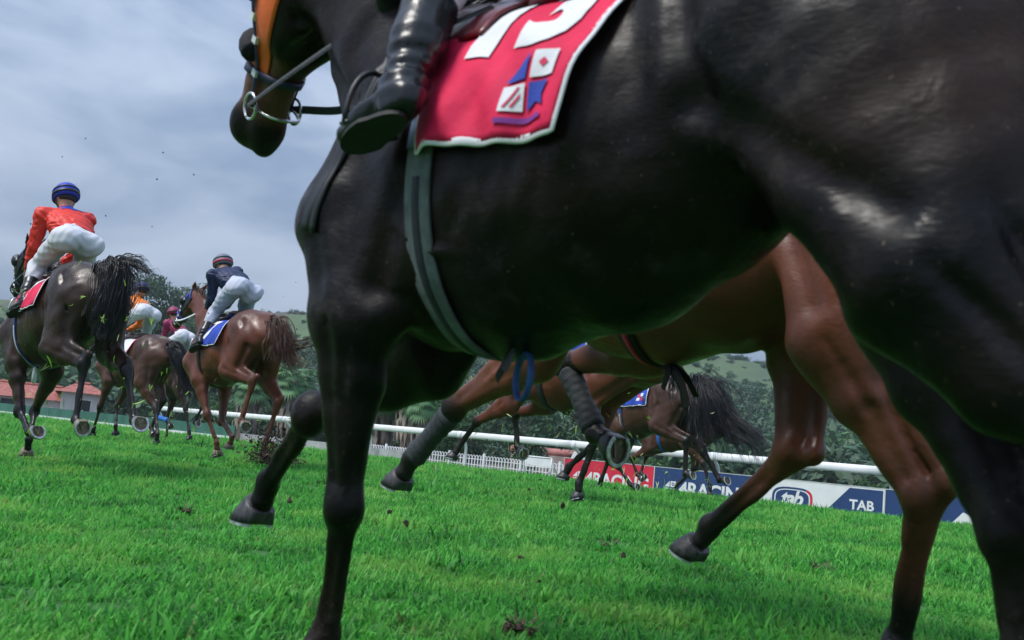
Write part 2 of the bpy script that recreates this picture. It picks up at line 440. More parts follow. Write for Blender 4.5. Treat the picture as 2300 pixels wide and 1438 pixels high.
HORSE_DATA = {
 'H1': ((0.1169, 1.9530, 2.4221, 0.0225, -0.0394), dict(SL=(.572,.170,1.057), EL=(.465,.180,.84), KL=(.478,.130,.418), FL=(.581,.049,.134), TL=(.684,.141,.043), SR=(.628,-.170,1.108), ER=(.561,-.157,.786), KR=(.960,-.110,.608), FR=(1.200,-.186,.412), TR=(1.312,-.181,.292), HL=(-.516,.160,1.292), XL=(-.735,.185,.91), OL=(-1.06,.18,.58), GL=(-1.37,.16,.31), UL=(-1.51,.15,.21), HR=(-.522,-.159,1.294), XR=(-.590,-.218,.940), OR=(-.780,-.120,.557), GR=(-.825,-.130,.15), UR=(-.74,-.13,.03), PO=(1.044,.068,1.985), MU=(1.452,-.097,1.474), HS=1.34)),
 'H2': ((0.5804, 3.1326, 2.3533, 0.0714, 0.0554), dict(SL=(0.622,0.170,1.088), EL=(0.579,0.174,0.761), KL=(0.956,0.164,0.534), FL=(1.184,0.144,0.310), TL=(1.310,0.144,0.203), SR=(0.580,-0.170,1.057), ER=(0.324,-0.163,0.848), KR=(0.753,-0.178,0.762), FR=(0.552,-0.177,0.511), TR=(0.437,-0.172,0.405), HL=(-0.518,0.161,1.262), XL=(-.525,.205,.885), OL=(-0.792,0.171,0.506), GL=(-0.711,0.025,0.125), UL=(-0.622,0.139,0.045), HR=(-0.521,-0.160,1.281), XR=(-0.207,-0.201,1.036), OR=(-0.275,-0.115,0.569), GR=(0.020,-0.185,0.282), UR=(0.155,-0.188,0.189), PO=(1.157,0.000,1.743), MU=(1.500,-0.000,1.250))),
 'H3': ((0.6262, 8.9058, 2.4383, 0.0409, 0.0323), dict(SL=(0.617,0.170,1.107), EL=(0.643,0.168,0.779), KL=(1.038,0.151,0.583), FL=(1.223,0.153,0.321), TL=(1.328,0.197,0.199), SR=(0.632,-0.170,1.090), ER=(0.422,-0.162,0.837), KR=(0.839,-0.162,0.699), FR=(0.751,-0.162,0.390), TR=(0.647,-0.116,0.271), HL=(-0.514,0.160,1.275), XL=(-0.207,0.203,1.022), OL=(-0.352,0.148,0.568), GL=(-0.234,0.141,0.164), UL=(-0.185,0.155,0.005), HR=(-0.522,-0.160,1.282), XR=(-0.207,-0.201,1.039), OR=(-0.192,-0.127,0.565), GR=(0.120,-0.173,0.289), UR=(0.224,-0.143,0.165), PO=(1.157,0.000,1.743), MU=(1.500,-0.000,1.250))),
 'H4': ((1.9940, 13.0064, 2.3463, -0.1078, -0.0417), dict(SL=(0.623,0.170,1.081), EL=(0.330,0.170,0.930), KL=(0.524,0.150,0.537), FL=(0.666,0.140,0.250), TL=(0.796,0.129,0.149), SR=(0.626,-0.170,1.085), ER=(0.408,-0.170,0.837), KR=(0.592,-0.150,0.437), FR=(0.393,-0.142,0.187), TR=(0.261,-0.138,0.088), HL=(-0.512,0.161,1.268), XL=(-0.297,0.203,0.932), OL=(-0.718,0.145,0.708), GL=(-0.685,0.132,0.290), UL=(-0.828,0.149,0.211), HR=(-0.520,-0.160,1.281), XR=(-0.420,-0.199,0.896), OR=(-0.775,-0.160,0.574), GR=(-1.005,-0.159,0.223), UR=(-1.150,-0.123,0.152), PO=(1.157,0.000,1.743), MU=(1.500,-0.000,1.250))),
 'H5': ((3.1144, 17.3514, 2.4127, 0.0044, -0.0641), dict(SL=(0.634,0.170,1.095), EL=(0.455,0.172,0.819), KL=(0.844,0.157,0.614), FL=(0.698,0.140,0.330), TL=(0.593,0.140,0.203), SR=(0.617,-0.170,1.078), ER=(0.348,-0.170,0.886), KR=(0.737,-0.155,0.681), FR=(0.819,-0.146,0.372), TR=(0.728,-0.131,0.238), HL=(-0.520,0.160,1.280), XL=(-0.275,0.200,0.967), OL=(-0.624,0.149,0.641), GL=(-0.790,0.143,0.255), UL=(-0.732,0.139,0.099), HR=(-0.520,-0.160,1.280), XR=(-0.232,-0.200,1.007), OR=(-0.274,-0.151,0.531), GR=(0.026,-0.139,0.237), UR=(0.142,-0.116,0.121), PO=(1.157,0.000,1.743), MU=(1.500,-0.000,1.250))),
 'H6': ((-3.5723, 7.8442, 2.3433, -0.0859, 0.0272), dict(SL=(0.612,0.170,1.074), EL=(0.397,0.163,0.824), KL=(0.248,0.131,0.411), FL=(-0.019,0.134,0.235), TL=(-0.174,0.108,0.184), SR=(0.630,-0.170,1.096), ER=(0.501,-0.175,0.792), KR=(0.809,-0.173,0.477), FR=(0.644,-0.104,0.213), TR=(0.759,-0.116,0.093), HL=(-0.517,0.161,1.263), XL=(-0.447,0.196,0.870), OL=(-0.897,0.117,0.720), GL=(-0.907,0.134,0.300), UL=(-1.017,0.116,0.178), HR=(-0.520,-0.160,1.284), XR=(-0.521,-0.200,0.886), OR=(-0.961,-0.172,0.692), GR=(-1.142,-0.193,0.313), UR=(-1.283,-0.180,0.227), PO=(1.011,-0.042,1.958), MU=(1.521,-0.109,1.651))),
 'H7': ((-5.3807, 14.2863, 2.4462, -0.0039, -0.0057), dict(SL=(0.627,0.170,1.084), EL=(0.372,0.170,0.875), KL=(0.540,0.155,0.469), FL=(0.644,0.144,0.167), TL=(0.778,0.119,0.074), SR=(0.625,-0.170,1.083), ER=(0.373,-0.170,0.870), KR=(0.632,-0.163,0.514), FR=(0.517,-0.119,0.219), TR=(0.594,-0.153,0.078), HL=(-0.520,0.160,1.276), XL=(-0.545,0.196,0.878), OL=(-0.861,0.108,0.526), GL=(-1.077,0.147,0.168), UL=(-0.989,0.128,0.029), HR=(-0.520,-0.160,1.280), XR=(-0.264,-0.200,0.975), OR=(-0.596,-0.150,0.632), GR=(-0.418,-0.135,0.252), UR=(-0.478,-0.140,0.098), PO=(1.157,0.000,1.743), MU=(1.500,-0.000,1.250))),
 'H8': ((-2.9388, 10.5853, 2.3297, -0.0654, 0.0398), dict(SL=(0.589,0.170,1.061), EL=(0.337,0.173,0.847), KL=(0.141,0.139,0.453), FL=(0.001,0.071,0.169), TL=(0.063,0.037,0.017), SR=(0.635,-0.170,1.091), ER=(0.404,-0.172,0.855), KR=(0.344,-0.144,0.421), FR=(0.076,-0.145,0.245), TR=(0.195,-0.140,0.131), HL=(-0.512,0.161,1.267), XL=(-0.300,0.199,0.929), OL=(-0.754,0.143,0.786), GL=(-0.644,0.165,0.379), UL=(-0.748,0.177,0.251), HR=(-0.520,-0.160,1.281), XR=(-0.372,-0.200,0.912), OR=(-0.734,-0.181,0.596), GR=(-0.645,-0.135,0.182), UR=(-0.590,-0.135,0.010), PO=(1.027,-0.007,1.971), MU=(1.526,-0.014,1.637))),
 'H9': ((-5.7867, 17.5954, 2.4145, -0.0534, -0.0008), dict(SL=(0.626,0.170,1.084), EL=(0.408,0.170,0.837), KL=(0.332,0.149,0.404), FL=(0.021,0.109,0.339), TL=(-0.039,0.106,0.185), SR=(0.626,-0.170,1.085), ER=(0.406,-0.170,0.840), KR=(0.513,-0.150,0.413), FR=(0.451,-0.140,0.100), TR=(0.609,-0.140,0.054), HL=(-0.520,0.160,1.280), XL=(-0.299,0.200,0.949), OL=(-0.566,0.150,0.552), GL=(-0.720,0.127,0.162), UL=(-0.707,0.132,-0.004), HR=(-0.520,-0.160,1.280), XR=(-0.267,-0.200,0.973), OR=(-0.648,-0.150,0.685), GR=(-0.406,-0.141,0.342), UR=(-0.545,-0.147,0.253), PO=(1.157,0.000,1.743), MU=(1.500,-0.000,1.250))),
}
JOCKEY_DATA = {
 'J1': dict(PE=(-0.032,-0.004,1.860), CH=(0.387,-0.000,1.996), HD=(0.594,-0.000,2.136), SL=(0.373,0.179,1.982), AL=(0.489,0.273,1.757), WL=(0.604,0.085,1.605), HL=(-0.039,0.108,1.838), KL=(0.298,0.204,1.627), NL=(0.228,0.337,1.256), TL=(0.393,0.311,1.225), SR=(0.378,-0.180,1.974), AR=(0.507,-0.251,1.747), WR=(0.658,-0.105,1.612), HR=(-0.004,-0.108,1.821), KR=(0.328,-0.264,1.637), NR=(0.201,-0.300,1.260), TR=(0.359,-0.310,1.200)),
 'J6': dict(PE=(-0.048,-0.041,1.822), CH=(0.316,-0.045,2.073), HD=(0.414,-0.062,2.304), SL=(0.328,0.135,2.078), AL=(0.432,0.136,1.828), WL=(0.605,0.104,1.649), HL=(-0.048,0.077,1.827), KL=(0.305,0.134,1.628), NL=(0.123,0.251,1.292), TL=(0.270,0.299,1.220), SR=(0.302,-0.222,2.112), AR=(0.399,-0.213,1.854), WR=(0.529,-0.102,1.669), HR=(0.023,-0.131,1.828), KR=(0.353,-0.268,1.627), NR=(0.200,-0.300,1.259), TR=(0.359,-0.310,1.200)),
 'J8': dict(PE=(-0.062,-0.027,1.862), CH=(0.341,0.002,2.040), HD=(0.517,-0.042,2.212), SL=(0.298,0.177,2.017), AL=(0.394,0.110,1.775), WL=(0.619,0.039,1.694), HL=(-0.061,0.090,1.862), KL=(0.254,0.129,1.604), NL=(0.174,0.299,1.251), TL=(0.334,0.299,1.192), SR=(0.381,-0.155,2.123), AR=(0.477,-0.203,1.874), WR=(0.603,-0.114,1.677), HR=(-0.004,-0.118,1.821), KR=(0.331,-0.265,1.636), NR=(0.200,-0.300,1.260), TR=(0.359,-0.310,1.200)),
 'J7': dict(PE=(-0.047,-0.019,1.920), CH=(0.373,-0.015,2.050), HD=(0.384,-0.132,2.274), SL=(0.378,0.165,2.015), AL=(0.496,0.235,1.782), WL=(0.644,0.108,1.625), HL=(-0.028,0.094,1.890), KL=(0.274,0.254,1.662), NL=(0.204,0.299,1.271), TL=(0.359,0.310,1.200), SR=(0.376,-0.193,2.009), AR=(0.498,-0.242,1.773), WR=(0.646,-0.108,1.622), HR=(-0.021,-0.122,1.869), KR=(0.298,-0.260,1.651), NR=(0.203,-0.300,1.265), TR=(0.359,-0.310,1.200)),
 'J9': dict(PE=(-0.006,0.000,1.891), CH=(0.385,-0.001,2.092), HD=(0.466,0.007,2.331), SL=(0.339,0.173,2.117), AL=(0.489,0.121,1.900), WL=(0.610,0.103,1.681), HL=(-0.001,0.109,1.851), KL=(0.317,0.262,1.643), NL=(0.202,0.300,1.262), TL=(0.359,0.310,1.200), SR=(0.395,-0.165,2.012), AR=(0.501,-0.239,1.775), WR=(0.649,-0.107,1.621), HR=(-0.001,-0.109,1.851), KR=(0.317,-0.262,1.643), NR=(0.202,-0.300,1.262), TR=(0.359,-0.310,1.200)),
}
# ================================================================== THE SETTING
rng = np.random.default_rng(7)
# ---- turf ground
ss = np.concatenate([[-900, -400, -200, -120], np.arange(-80, 41, 1.0), [60, 100, 200, 500, 900]])
tt = np.concatenate([[-400, -150, -60, -30], np.arange(-14, 30, .5), [32, 36, 44, 60, 90, 140, 220, 400, 900]])
SS, TT = np.meshgrid(ss, tt, indexing='ij')
GX = NRM[0] * TT + ALG[0] * SS; GY = NRM[1] * TT + ALG[1] * SS
GZ = gz(GX, GY)
V = np.stack([GX, GY, GZ], -1).reshape(-1, 3); nv = len(tt)
Fq = np.array([(i * nv + j, (i + 1) * nv + j, (i + 1) * nv + j + 1, i * nv + j + 1) for i in range(len(ss) - 1) for j in range(nv - 1)])
ground_m = mat('turf', (.030, .130, .020), .9, .3, 1.3, bump=.6, bscale=60, col2=(.028, .105, .018))
nt = ground_m.node_tree
g_o = link_mesh('ground', np_mesh('ground', V, Fq), ground_m); tag(g_o, 'green turf of the racecourse', kind='structure')
# dry earth and scrub floor beyond the rail
sx = np.arange(-160, 120, 4.0); tx = np.concatenate([[23.2, 24, 26, 30, 36, 44], np.arange(55, 130, 12.0)])
SS, TT = np.meshgrid(sx, tx, indexing='ij'); GX = NRM[0] * TT + ALG[0] * SS; GY = NRM[1] * TT + ALG[1] * SS
V = np.stack([GX, GY, gz(GX, GY) + .012], -1).reshape(-1, 3); nv = len(tx)
Fq = np.array([(i * nv + j, (i + 1) * nv + j, (i + 1) * nv + j + 1, i * nv + j + 1) for i in range(len(sx) - 1) for j in range(nv - 1)])
tag(link_mesh('earth_verge', np_mesh('earth_verge', V, Fq), mat('earth', (.16, .13, .10), .95, .3, .6, bump=.5, bscale=20, col2=(.06, .07, .045))), 'bare earth verge beyond the white rail', kind='structure')

# ---- grass: instanced tufts
blade_m = mat('grass blade', (.095, .38, .045), .5, .3, 14, col2=(.040, .22, .030), trans=.50, spec=.35)
blade_dry = mat('grass blade dry', (.20, .24, .06), .6, .3, 14, col2=(.12, .17, .04), trans=.30)
src = bpy.data.collections.new('grass_tufts')
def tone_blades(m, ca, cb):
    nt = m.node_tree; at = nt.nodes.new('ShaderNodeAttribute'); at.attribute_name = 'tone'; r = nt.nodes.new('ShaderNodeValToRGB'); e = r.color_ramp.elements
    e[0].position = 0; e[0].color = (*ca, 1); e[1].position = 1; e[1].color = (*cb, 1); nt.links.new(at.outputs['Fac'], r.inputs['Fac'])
    # worn and yellowed patches of turf, by where the tuft stands
    oi = nt.nodes.new('ShaderNodeObjectInfo'); n1 = nt.nodes.new('ShaderNodeTexNoise'); n1.inputs['Scale'].default_value = 1.7; n1.inputs['Detail'].default_value = 6; n1.inputs['Roughness'].default_value = .65
    nt.links.new(oi.outputs['Location'], n1.inputs['Vector'])
    m1 = nt.nodes.new('ShaderNodeMapRange'); m1.inputs['From Min'].default_value = .49; m1.inputs['From Max'].default_value = .68; m1.inputs['To Max'].default_value = .80; nt.links.new(n1.outputs['Fac'], m1.inputs['Value'])
    x1 = nt.nodes.new('ShaderNodeMix'); x1.data_type = 'RGBA'; x1.inputs['B'].default_value = (.32, .60, .12, 1); nt.links.new(m1.outputs[0], x1.inputs['Factor']); nt.links.new(r.outputs['Color'], x1.inputs['A'])
    m2 = nt.nodes.new('ShaderNodeMapRange'); m2.inputs['From Min'].default_value = .46; m2.inputs['From Max'].default_value = .28; m2.inputs['To Min'].default_value = 1.0; m2.inputs['To Max'].default_value = .42; nt.links.new(n1.outputs['Fac'], m2.inputs['Value'])
    x2 = nt.nodes.new('ShaderNodeMix'); x2.data_type = 'RGBA'; x2.blend_type = 'MULTIPLY'; x2.inputs['Factor'].default_value = 1; nt.links.new(x1.outputs['Result'], x2.inputs['A']); nt.links.new(m2.outputs[0], x2.inputs['B'])
    for n in nt.nodes:
        if n.type in ('BSDF_PRINCIPLED', 'BSDF_TRANSLUCENT'): nt.links.new(x2.outputs['Result'], n.inputs[0])
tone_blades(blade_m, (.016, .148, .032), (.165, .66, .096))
def tuft(i, n, rad, hmin, hmax, wid):
    rg = np.random.default_rng(100 + i); V = []; F = []; mi = []; tn = []
    for k in range(n):
        a, q = rg.random() * 6.28, math.sqrt(rg.random()) * rad
        b = np.array([q * math.cos(a), q * math.sin(a), -.004]); yaw = rg.random() * 6.28; lean = .35 + rg.random() ** .8 * 1.2
        d = np.array([math.cos(yaw), math.sin(yaw), 0]); s_ = np.array([-d[1], d[0], 0]); h = hmin + (hmax - hmin) * rg.random(); w = wid * (.6 + .7 * rg.random())
        p1 = b + (np.array([0, 0, 1]) * math.cos(lean * .4) + d * math.sin(lean * .4)) * h * .5
        p2 = p1 + (np.array([0, 0, 1]) * math.cos(lean) + d * math.sin(lean)) * h * .5
        o = len(V); V += [b - s_ * w / 2, b + s_ * w / 2, p1 - s_ * w * .42, p1 + s_ * w * .42, p2]
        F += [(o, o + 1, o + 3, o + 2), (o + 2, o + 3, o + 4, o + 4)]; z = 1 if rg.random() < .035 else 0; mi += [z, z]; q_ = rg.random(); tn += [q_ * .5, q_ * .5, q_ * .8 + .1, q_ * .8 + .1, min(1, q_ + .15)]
    me = bpy.data.meshes.new('grass_tuft'); me.from_pydata([tuple(v) for v in V], [], [tuple(dict.fromkeys(f)) for f in F]); me.update()
    me.polygons.foreach_set('material_index', np.array(mi, np.int32)); me.polygons.foreach_set('use_smooth', np.ones(len(F), bool))
    ta = me.attributes.new('tone', 'FLOAT', 'POINT'); ta.data.foreach_set('value', np.array(tn, np.float32))
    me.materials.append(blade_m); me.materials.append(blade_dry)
    o = bpy.data.objects.new('grass_tuft', me); src.objects.link(o)
for i in range(8): tuft(i, 42, .062, .018, (.040, .044, .050, .064)[i % 4], .0074)
def scatter(name, pts, collection, smin, smax, seed, parent=None, scale_attr=None, tilt=0.12):
    """one object: copies of the collection's members standing on the points"""
    me = bpy.data.meshes.new(name); me.vertices.add(len(pts)); me.vertices.foreach_set('co', np.asarray(pts, np.float32).ravel())
    sc = rng.uniform(smin, smax, len(pts)) if scale_attr is None else scale_attr
    at = me.attributes.new('size', 'FLOAT', 'POINT'); at.data.foreach_set('value', np.asarray(sc, np.float32))
    me.update(); o = link_mesh(name, me, None)
    ng = bpy.data.node_groups.new(name + '_nodes', 'GeometryNodeTree')
    ng.interface.new_socket('Geometry', in_out='INPUT', socket_type='NodeSocketGeometry'); ng.interface.new_socket('Geometry', in_out='OUTPUT', socket_type='NodeSocketGeometry')
    N = ng.nodes.new; gi, go = N('NodeGroupInput'), N('NodeGroupOutput'); ip = N('GeometryNodeInstanceOnPoints'); ci = N('GeometryNodeCollectionInfo')
    ci.inputs['Collection'].default_value = collection; ci.inputs['Separate Children'].default_value = True; ci.inputs['Reset Children'].default_value = True
    ip.inputs['Pick Instance'].default_value = True
    rv = N('FunctionNodeRandomValue'); rv.data_type = 'FLOAT_VECTOR'; rv.inputs[0].default_value = (-tilt, -tilt, 0); rv.inputs[1].default_value = (tilt, tilt, 6.283); rv.inputs['Seed'].default_value = seed
    na = N('GeometryNodeInputNamedAttribute'); na.data_type = 'FLOAT'; na.inputs['Name'].default_value = 'size'
    l = ng.links.new
    l(gi.outputs[0], ip.inputs['Points']); l(ci.outputs[0], ip.inputs['Instance']); l(rv.outputs[0], ip.inputs['Rotation'])
    l(next(s for s in na.outputs if s.enabled), ip.inputs['Scale']); l(ip.outputs[0], go.inputs[0])
    md = o.modifiers.new('scatter', 'NODES'); md.node_group = ng
    return o
def wedge_points(r0, r1, per_m2, kmin=-.80, kmax=.84):
    n = int(per_m2 * (kmax - kmin) * (r1 * r1 - r0 * r0) / 2)
    y = np.sqrt(rng.random(n) * (r1 * r1 - r0 * r0) + r0 * r0); x = y * rng.uniform(kmin, kmax, n)
    t = x * NRM[0] + y * NRM[1]; k = t < 22.6
    return x[k], y[k]
px, py, psz = [], [], []
for r0, r1, den, sz in ((.75, 2.5, 620, 1.0), (2.5, 5, 430, 1.05), (5, 8, 230, 1.25), (8, 13, 95, 1.55), (13, 22, 34, 2.0), (22, 46, 9, 2.9)):
    x, y = wedge_points(r0, r1, den)
    # uneven growth: longer and shorter patches
    g = np.sin(x * 2.1 + 1.3 * np.sin(y * 1.7)) * np.sin(y * 1.9 + np.sin(x * 1.1)) + .6 * np.sin(x * 5.3 + y * 3.7) * np.sin(y * 6.1 - x * 2.2)
    hole = np.sin(x * 9.1 + 2 * np.sin(y * 4.3)) * np.sin(y * 8.3 + 2 * np.sin(x * 5.1))
    keep = rng.random(len(x)) < .86 + .2 * g + .16 * np.minimum(hole + .3, 0)
    x, y, g = x[keep], y[keep], g[keep]
    px.append(x); py.append(y); psz.append(sz * (.84 + .26 * g + .40 * rng.random(len(x)) ** 1.5) * np.where(rng.random(len(x)) < .02, 1.6, 1))
px, py, psz = map(np.concatenate, (px, py, psz))
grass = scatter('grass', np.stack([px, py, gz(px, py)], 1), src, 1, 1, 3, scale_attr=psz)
tag(grass, 'short bright green turf grass of the track', 'grass', kind='stuff')

# ---- the hills: one long ridge behind the course
az = np.radians(np.linspace(-62, 62, 150)); rr = np.concatenate([np.linspace(62, 300, 62), [330, 380, 460, 600]])
AZ, RR = np.meshgrid(az, rr, indexing='ij')
K_ = np.tan(AZ)
elev = np.interp(K_, [-2, -.6, -.52, -.36, -.23, -.05, .10, .205, .31, .45, .7, 2], [.075, .092, .100, .112, .127, .133, .136, .130, .122, .105, .085, .07])
hz = elev * 222 * sstep(60, 250, RR) ** 1.15
hz = hz - 26 * sstep(270, 480, RR)
hz += (1.4 * np.sin(AZ * 34 + RR * .05) * np.sin(RR * .063 + 2 * np.sin(AZ * 9)) + .8 * np.sin(AZ * 71 + RR * .11)) * sstep(90, 190, RR)
hz += .45 * np.sin(AZ * 170 + 3 * np.sin(RR * .2)) * sstep(90, 190, RR) - .3
HX, HY = RR * np.sin(AZ), RR * np.cos(AZ)
V = np.stack([HX, HY, hz], -1).reshape(-1, 3); nv = len(rr)
Fq = np.array([(i * nv + j, (i + 1) * nv + j, (i + 1) * nv + j + 1, i * nv + j + 1)[::-1] for i in range(len(az) - 1) for j in range(nv - 1)])
hill_m = mat('hillside', (.080, .135, .050), .95, .3, .045, bump=.8, bscale=1.2, col2=(.050, .088, .045))
nt = hill_m.node_tree
b = nt.nodes['Principled BSDF']; lk = b.inputs['Base Color'].links[0].from_socket
n2 = nt.nodes.new('ShaderNodeTexNoise'); n2.inputs['Scale'].default_value = .028; n2.inputs['Detail'].default_value = 9; n2.inputs['Roughness'].default_value = .62
tc = nt.nodes.new('ShaderNodeTexCoord'); nt.links.new(tc.outputs['Object'], n2.inputs['Vector'])
mr = nt.nodes.new('ShaderNodeMapRange'); mr.inputs['From Min'].default_value = .53; mr.inputs['From Max'].default_value = .60; nt.links.new(n2.outputs['Fac'], mr.inputs['Value'])
mx = nt.nodes.new('ShaderNodeMix'); mx.data_type = 'RGBA'; mx.inputs['B'].default_value = (.075, .062, .060, 1)
nt.links.new(mr.outputs[0], mx.inputs['Factor']); nt.links.new(lk, mx.inputs['A']); nt.links.new(mx.outputs['Result'], b.inputs['Base Color'])
hills = link_mesh('hills', np_mesh('hills', V, Fq), hill_m); tag(hills, 'long scrubby green hillside', kind='structure')
def hill_z(x, y):
    r = np.hypot(x, y); a = np.arctan2(x, y)
    i = np.clip((a - az[0]) / (az[1] - az[0]), 0, len(az) - 1.001); j = np.interp(r, rr, np.arange(len(rr)))
    j = np.clip(j, 0, len(rr) - 1.001); i0 = i.astype(int); j0 = j.astype(int); fi, fj = i - i0, j - j0
    return hz[i0, j0] * (1 - fi) * (1 - fj) + hz[i0 + 1, j0] * fi * (1 - fj) + hz[i0, j0 + 1] * (1 - fi) * fj + hz[i0 + 1, j0 + 1] * fi * fj

# ---- foliage
def leaf_mesh(name, blobs, n, size, seed, droop=0.0, mi=None, open_=.0):
    """leaf-sized faces spread through clumps: blobs = (centre, radii)"""
    rg = np.random.default_rng(seed); V = []; wts = np.array([b[1][0] * b[1][1] * b[1][2] for b in blobs]) ** .7; wts /= wts.sum()
    idx = rg.choice(len(blobs), n, p=wts)
    c = np.array([blobs[i][0] for i in idx], float); r = np.array([blobs[i][1] for i in idx], float)
    d = rg.normal(0, 1, (n, 3)); d /= np.linalg.norm(d, axis=1)[:, None]; q = rg.random(n) ** .45
    P = c + d * r * q[:, None] + rg.normal(0, size * .5, (n, 3))
    nrm_ = d * .55 + rg.normal(0, .6, (n, 3)) + np.array([0, 0, .35]); nrm_ /= np.linalg.norm(nrm_, axis=1)[:, None]
    t = np.cross(nrm_, rg.normal(0, 1, (n, 3))); t += np.array([0, 0, -droop]); t /= np.linalg.norm(t, axis=1)[:, None] + 1e-9
    s = np.cross(nrm_, t); s /= np.linalg.norm(s, axis=1)[:, None] + 1e-9
    L = size * rg.uniform(.6, 1.4, n)[:, None]; W = L * .42
    Vv = np.stack([P - t * L, P + s * W, P + t * L, P - s * W], 1).reshape(-1, 3)
    Fq = np.arange(4 * n).reshape(n, 4)
    return np_mesh(name, Vv, Fq, smooth=False, mi=(rg.random(n) < .4).astype(int) if mi is None else mi)
def leaf_mats(nm, a, b):
    return [mat('leaf ' + nm, a, .6, .25, 3, trans=.2, spec=.3), mat('leaf pale ' + nm, b, .6, .25, 3, trans=.2, spec=.3)]
LEAF = {'dark': leaf_mats('dark', (.034, .088, .046), (.055, .125, .062)), 'grey': leaf_mats('grey', (.060, .115, .070), (.095, .158, .095)), 'mid': leaf_mats('mid', (.046, .125, .046), (.080, .175, .066)),
        'palm': leaf_mats('palm', (.075, .19, .085), (.13, .27, .12)), 'thatch': leaf_mats('thatch', (.27, .24, .20), (.19, .165, .14))}
bark = mat('bark', (.16, .13, .11), .9, .3, 5, bump=.6, bscale=14, stretch=(1, 1, .25))
def crown_blobs(rg, h, w, n):
    out = []
    for k in range(n):
        a = rg.random() * 6.28; q = math.sqrt(rg.random()) * w; zz = h * (.42 + .5 * rg.random()); q *= (1.05 - abs(zz / h - .62) * 1.3)
        r0 = w * rg.uniform(.22, .42); out.append(((q * math.cos(a), q * math.sin(a), zz), (r0, r0, r0 * rg.uniform(.6, .85))))
    return out
TREE_MESH = {}
def tree_mesh(kind, variant, h, w, n, size, nb, droop=0.0, low=False):
    k = (kind, variant)
    if k not in TREE_MESH:
        rg = np.random.default_rng(variant * 31 + 5); bl = crown_blobs(rg, h, w, nb)
        if low: bl += [((q * w * .8 * math.cos(a), q * w * .8 * math.sin(a), h * .2 + .1), (w * .4, w * .4, h * .22)) for a, q in zip(rg.random(7) * 6.28, rg.random(7))]
        cm = leaf_mesh('crown', bl, n, size, variant, droop)
        for mm in LEAF[kind]: cm.materials.append(mm)
        b = MB(); base = [np.array([0, 0, -.3]), np.array([.04 * h * rg.normal(), .04 * h * rg.normal(), h * .35]), np.array([.05 * h * rg.normal(), .05 * h * rg.normal(), h * .7])]
        P = catmull(base, 9); b.tube(P, np.linspace(h * .028, h * .010, 9), 8)
        for bc, br in bl[:9]:
            s0 = P[int(rg.integers(3, 7))]; m_ = (s0 + np.array(bc)) / 2 + rg.normal(0, .03 * h, 3); b.tube(catmull([s0, m_, bc], 6), np.linspace(h * .010, h * .003, 6), 5)
        me = bpy.data.meshes.new('trunk'); me.from_pydata(b.v, [], b.f); me.update(); me.materials.append(bark)
        TREE_MESH[k] = (me, cm)
    return TREE_MESH[k]
def put_tree(name, label, kind, variant, x, y, z, s, rz, h, w, n, size, nb, group=None, cat='tree', droop=0.0, low=False):
    tm, cm = tree_mesh(kind, variant, h, w, n, size, nb, droop, low)
    t = empty(name, (x, y, z)); t.rotation_euler.z = rz; t.scale = (s, s, s); tag(t, label, cat, group)
    link_mesh('trunk', tm, None, t); link_mesh('crown', cm, None, t)
    return t
# scrub over the hill (beyond counting)
scr = bpy.data.collections.new('scrub_bushes')
for i in range(6):
    rg = np.random.default_rng(900 + i); kd = ('dark', 'grey', 'mid', 'dark', 'grey', 'dark')[i]
    cm = leaf_mesh('bush', [((rg.normal(0, .5), rg.normal(0, .5), .35 + .4 * rg.random()), (.65, .65, .5)) for _ in range(7)], 420, .16, 40 + i)
    for mm in LEAF[kd]: cm.materials.append(mm)
    scr.objects.link(bpy.data.objects.new('bush', cm))
n = 20000
a = rng.uniform(-.66, .66, n); r = np.sqrt(rng.uniform(64 ** 2, 285 ** 2, n)); x, y = r * np.sin(a), r * np.cos(a)
den = np.sin(x * .045 + 2 * np.sin(y * .021)) * np.sin(y * .05 + 1.1) + .5 * np.sin(x * .13 + y * .09)
low_ = sstep(190, 80, r)
keep = rng.random(n) < np.clip(.32 + .42 * den + .75 * low_, .06, 1)
keep &= ~((a > .10) & (r > 78) & (rng.random(n) < .5))
keep &= ~((a < -.3) & (r < 74))
x, y, r = x[keep], y[keep], r[keep]; low_ = low_[keep]
sz = rng.uniform(.45, 1.5, len(x)) * (.75 + 1.5 * low_)
scrub = scatter('scrub', np.stack([x, y, hill_z(x, y) - .1], 1), scr, 1, 1, 5, scale_attr=sz); tag(scrub, 'scrub and low bushes covering the hillside', 'scrub', kind='stuff')

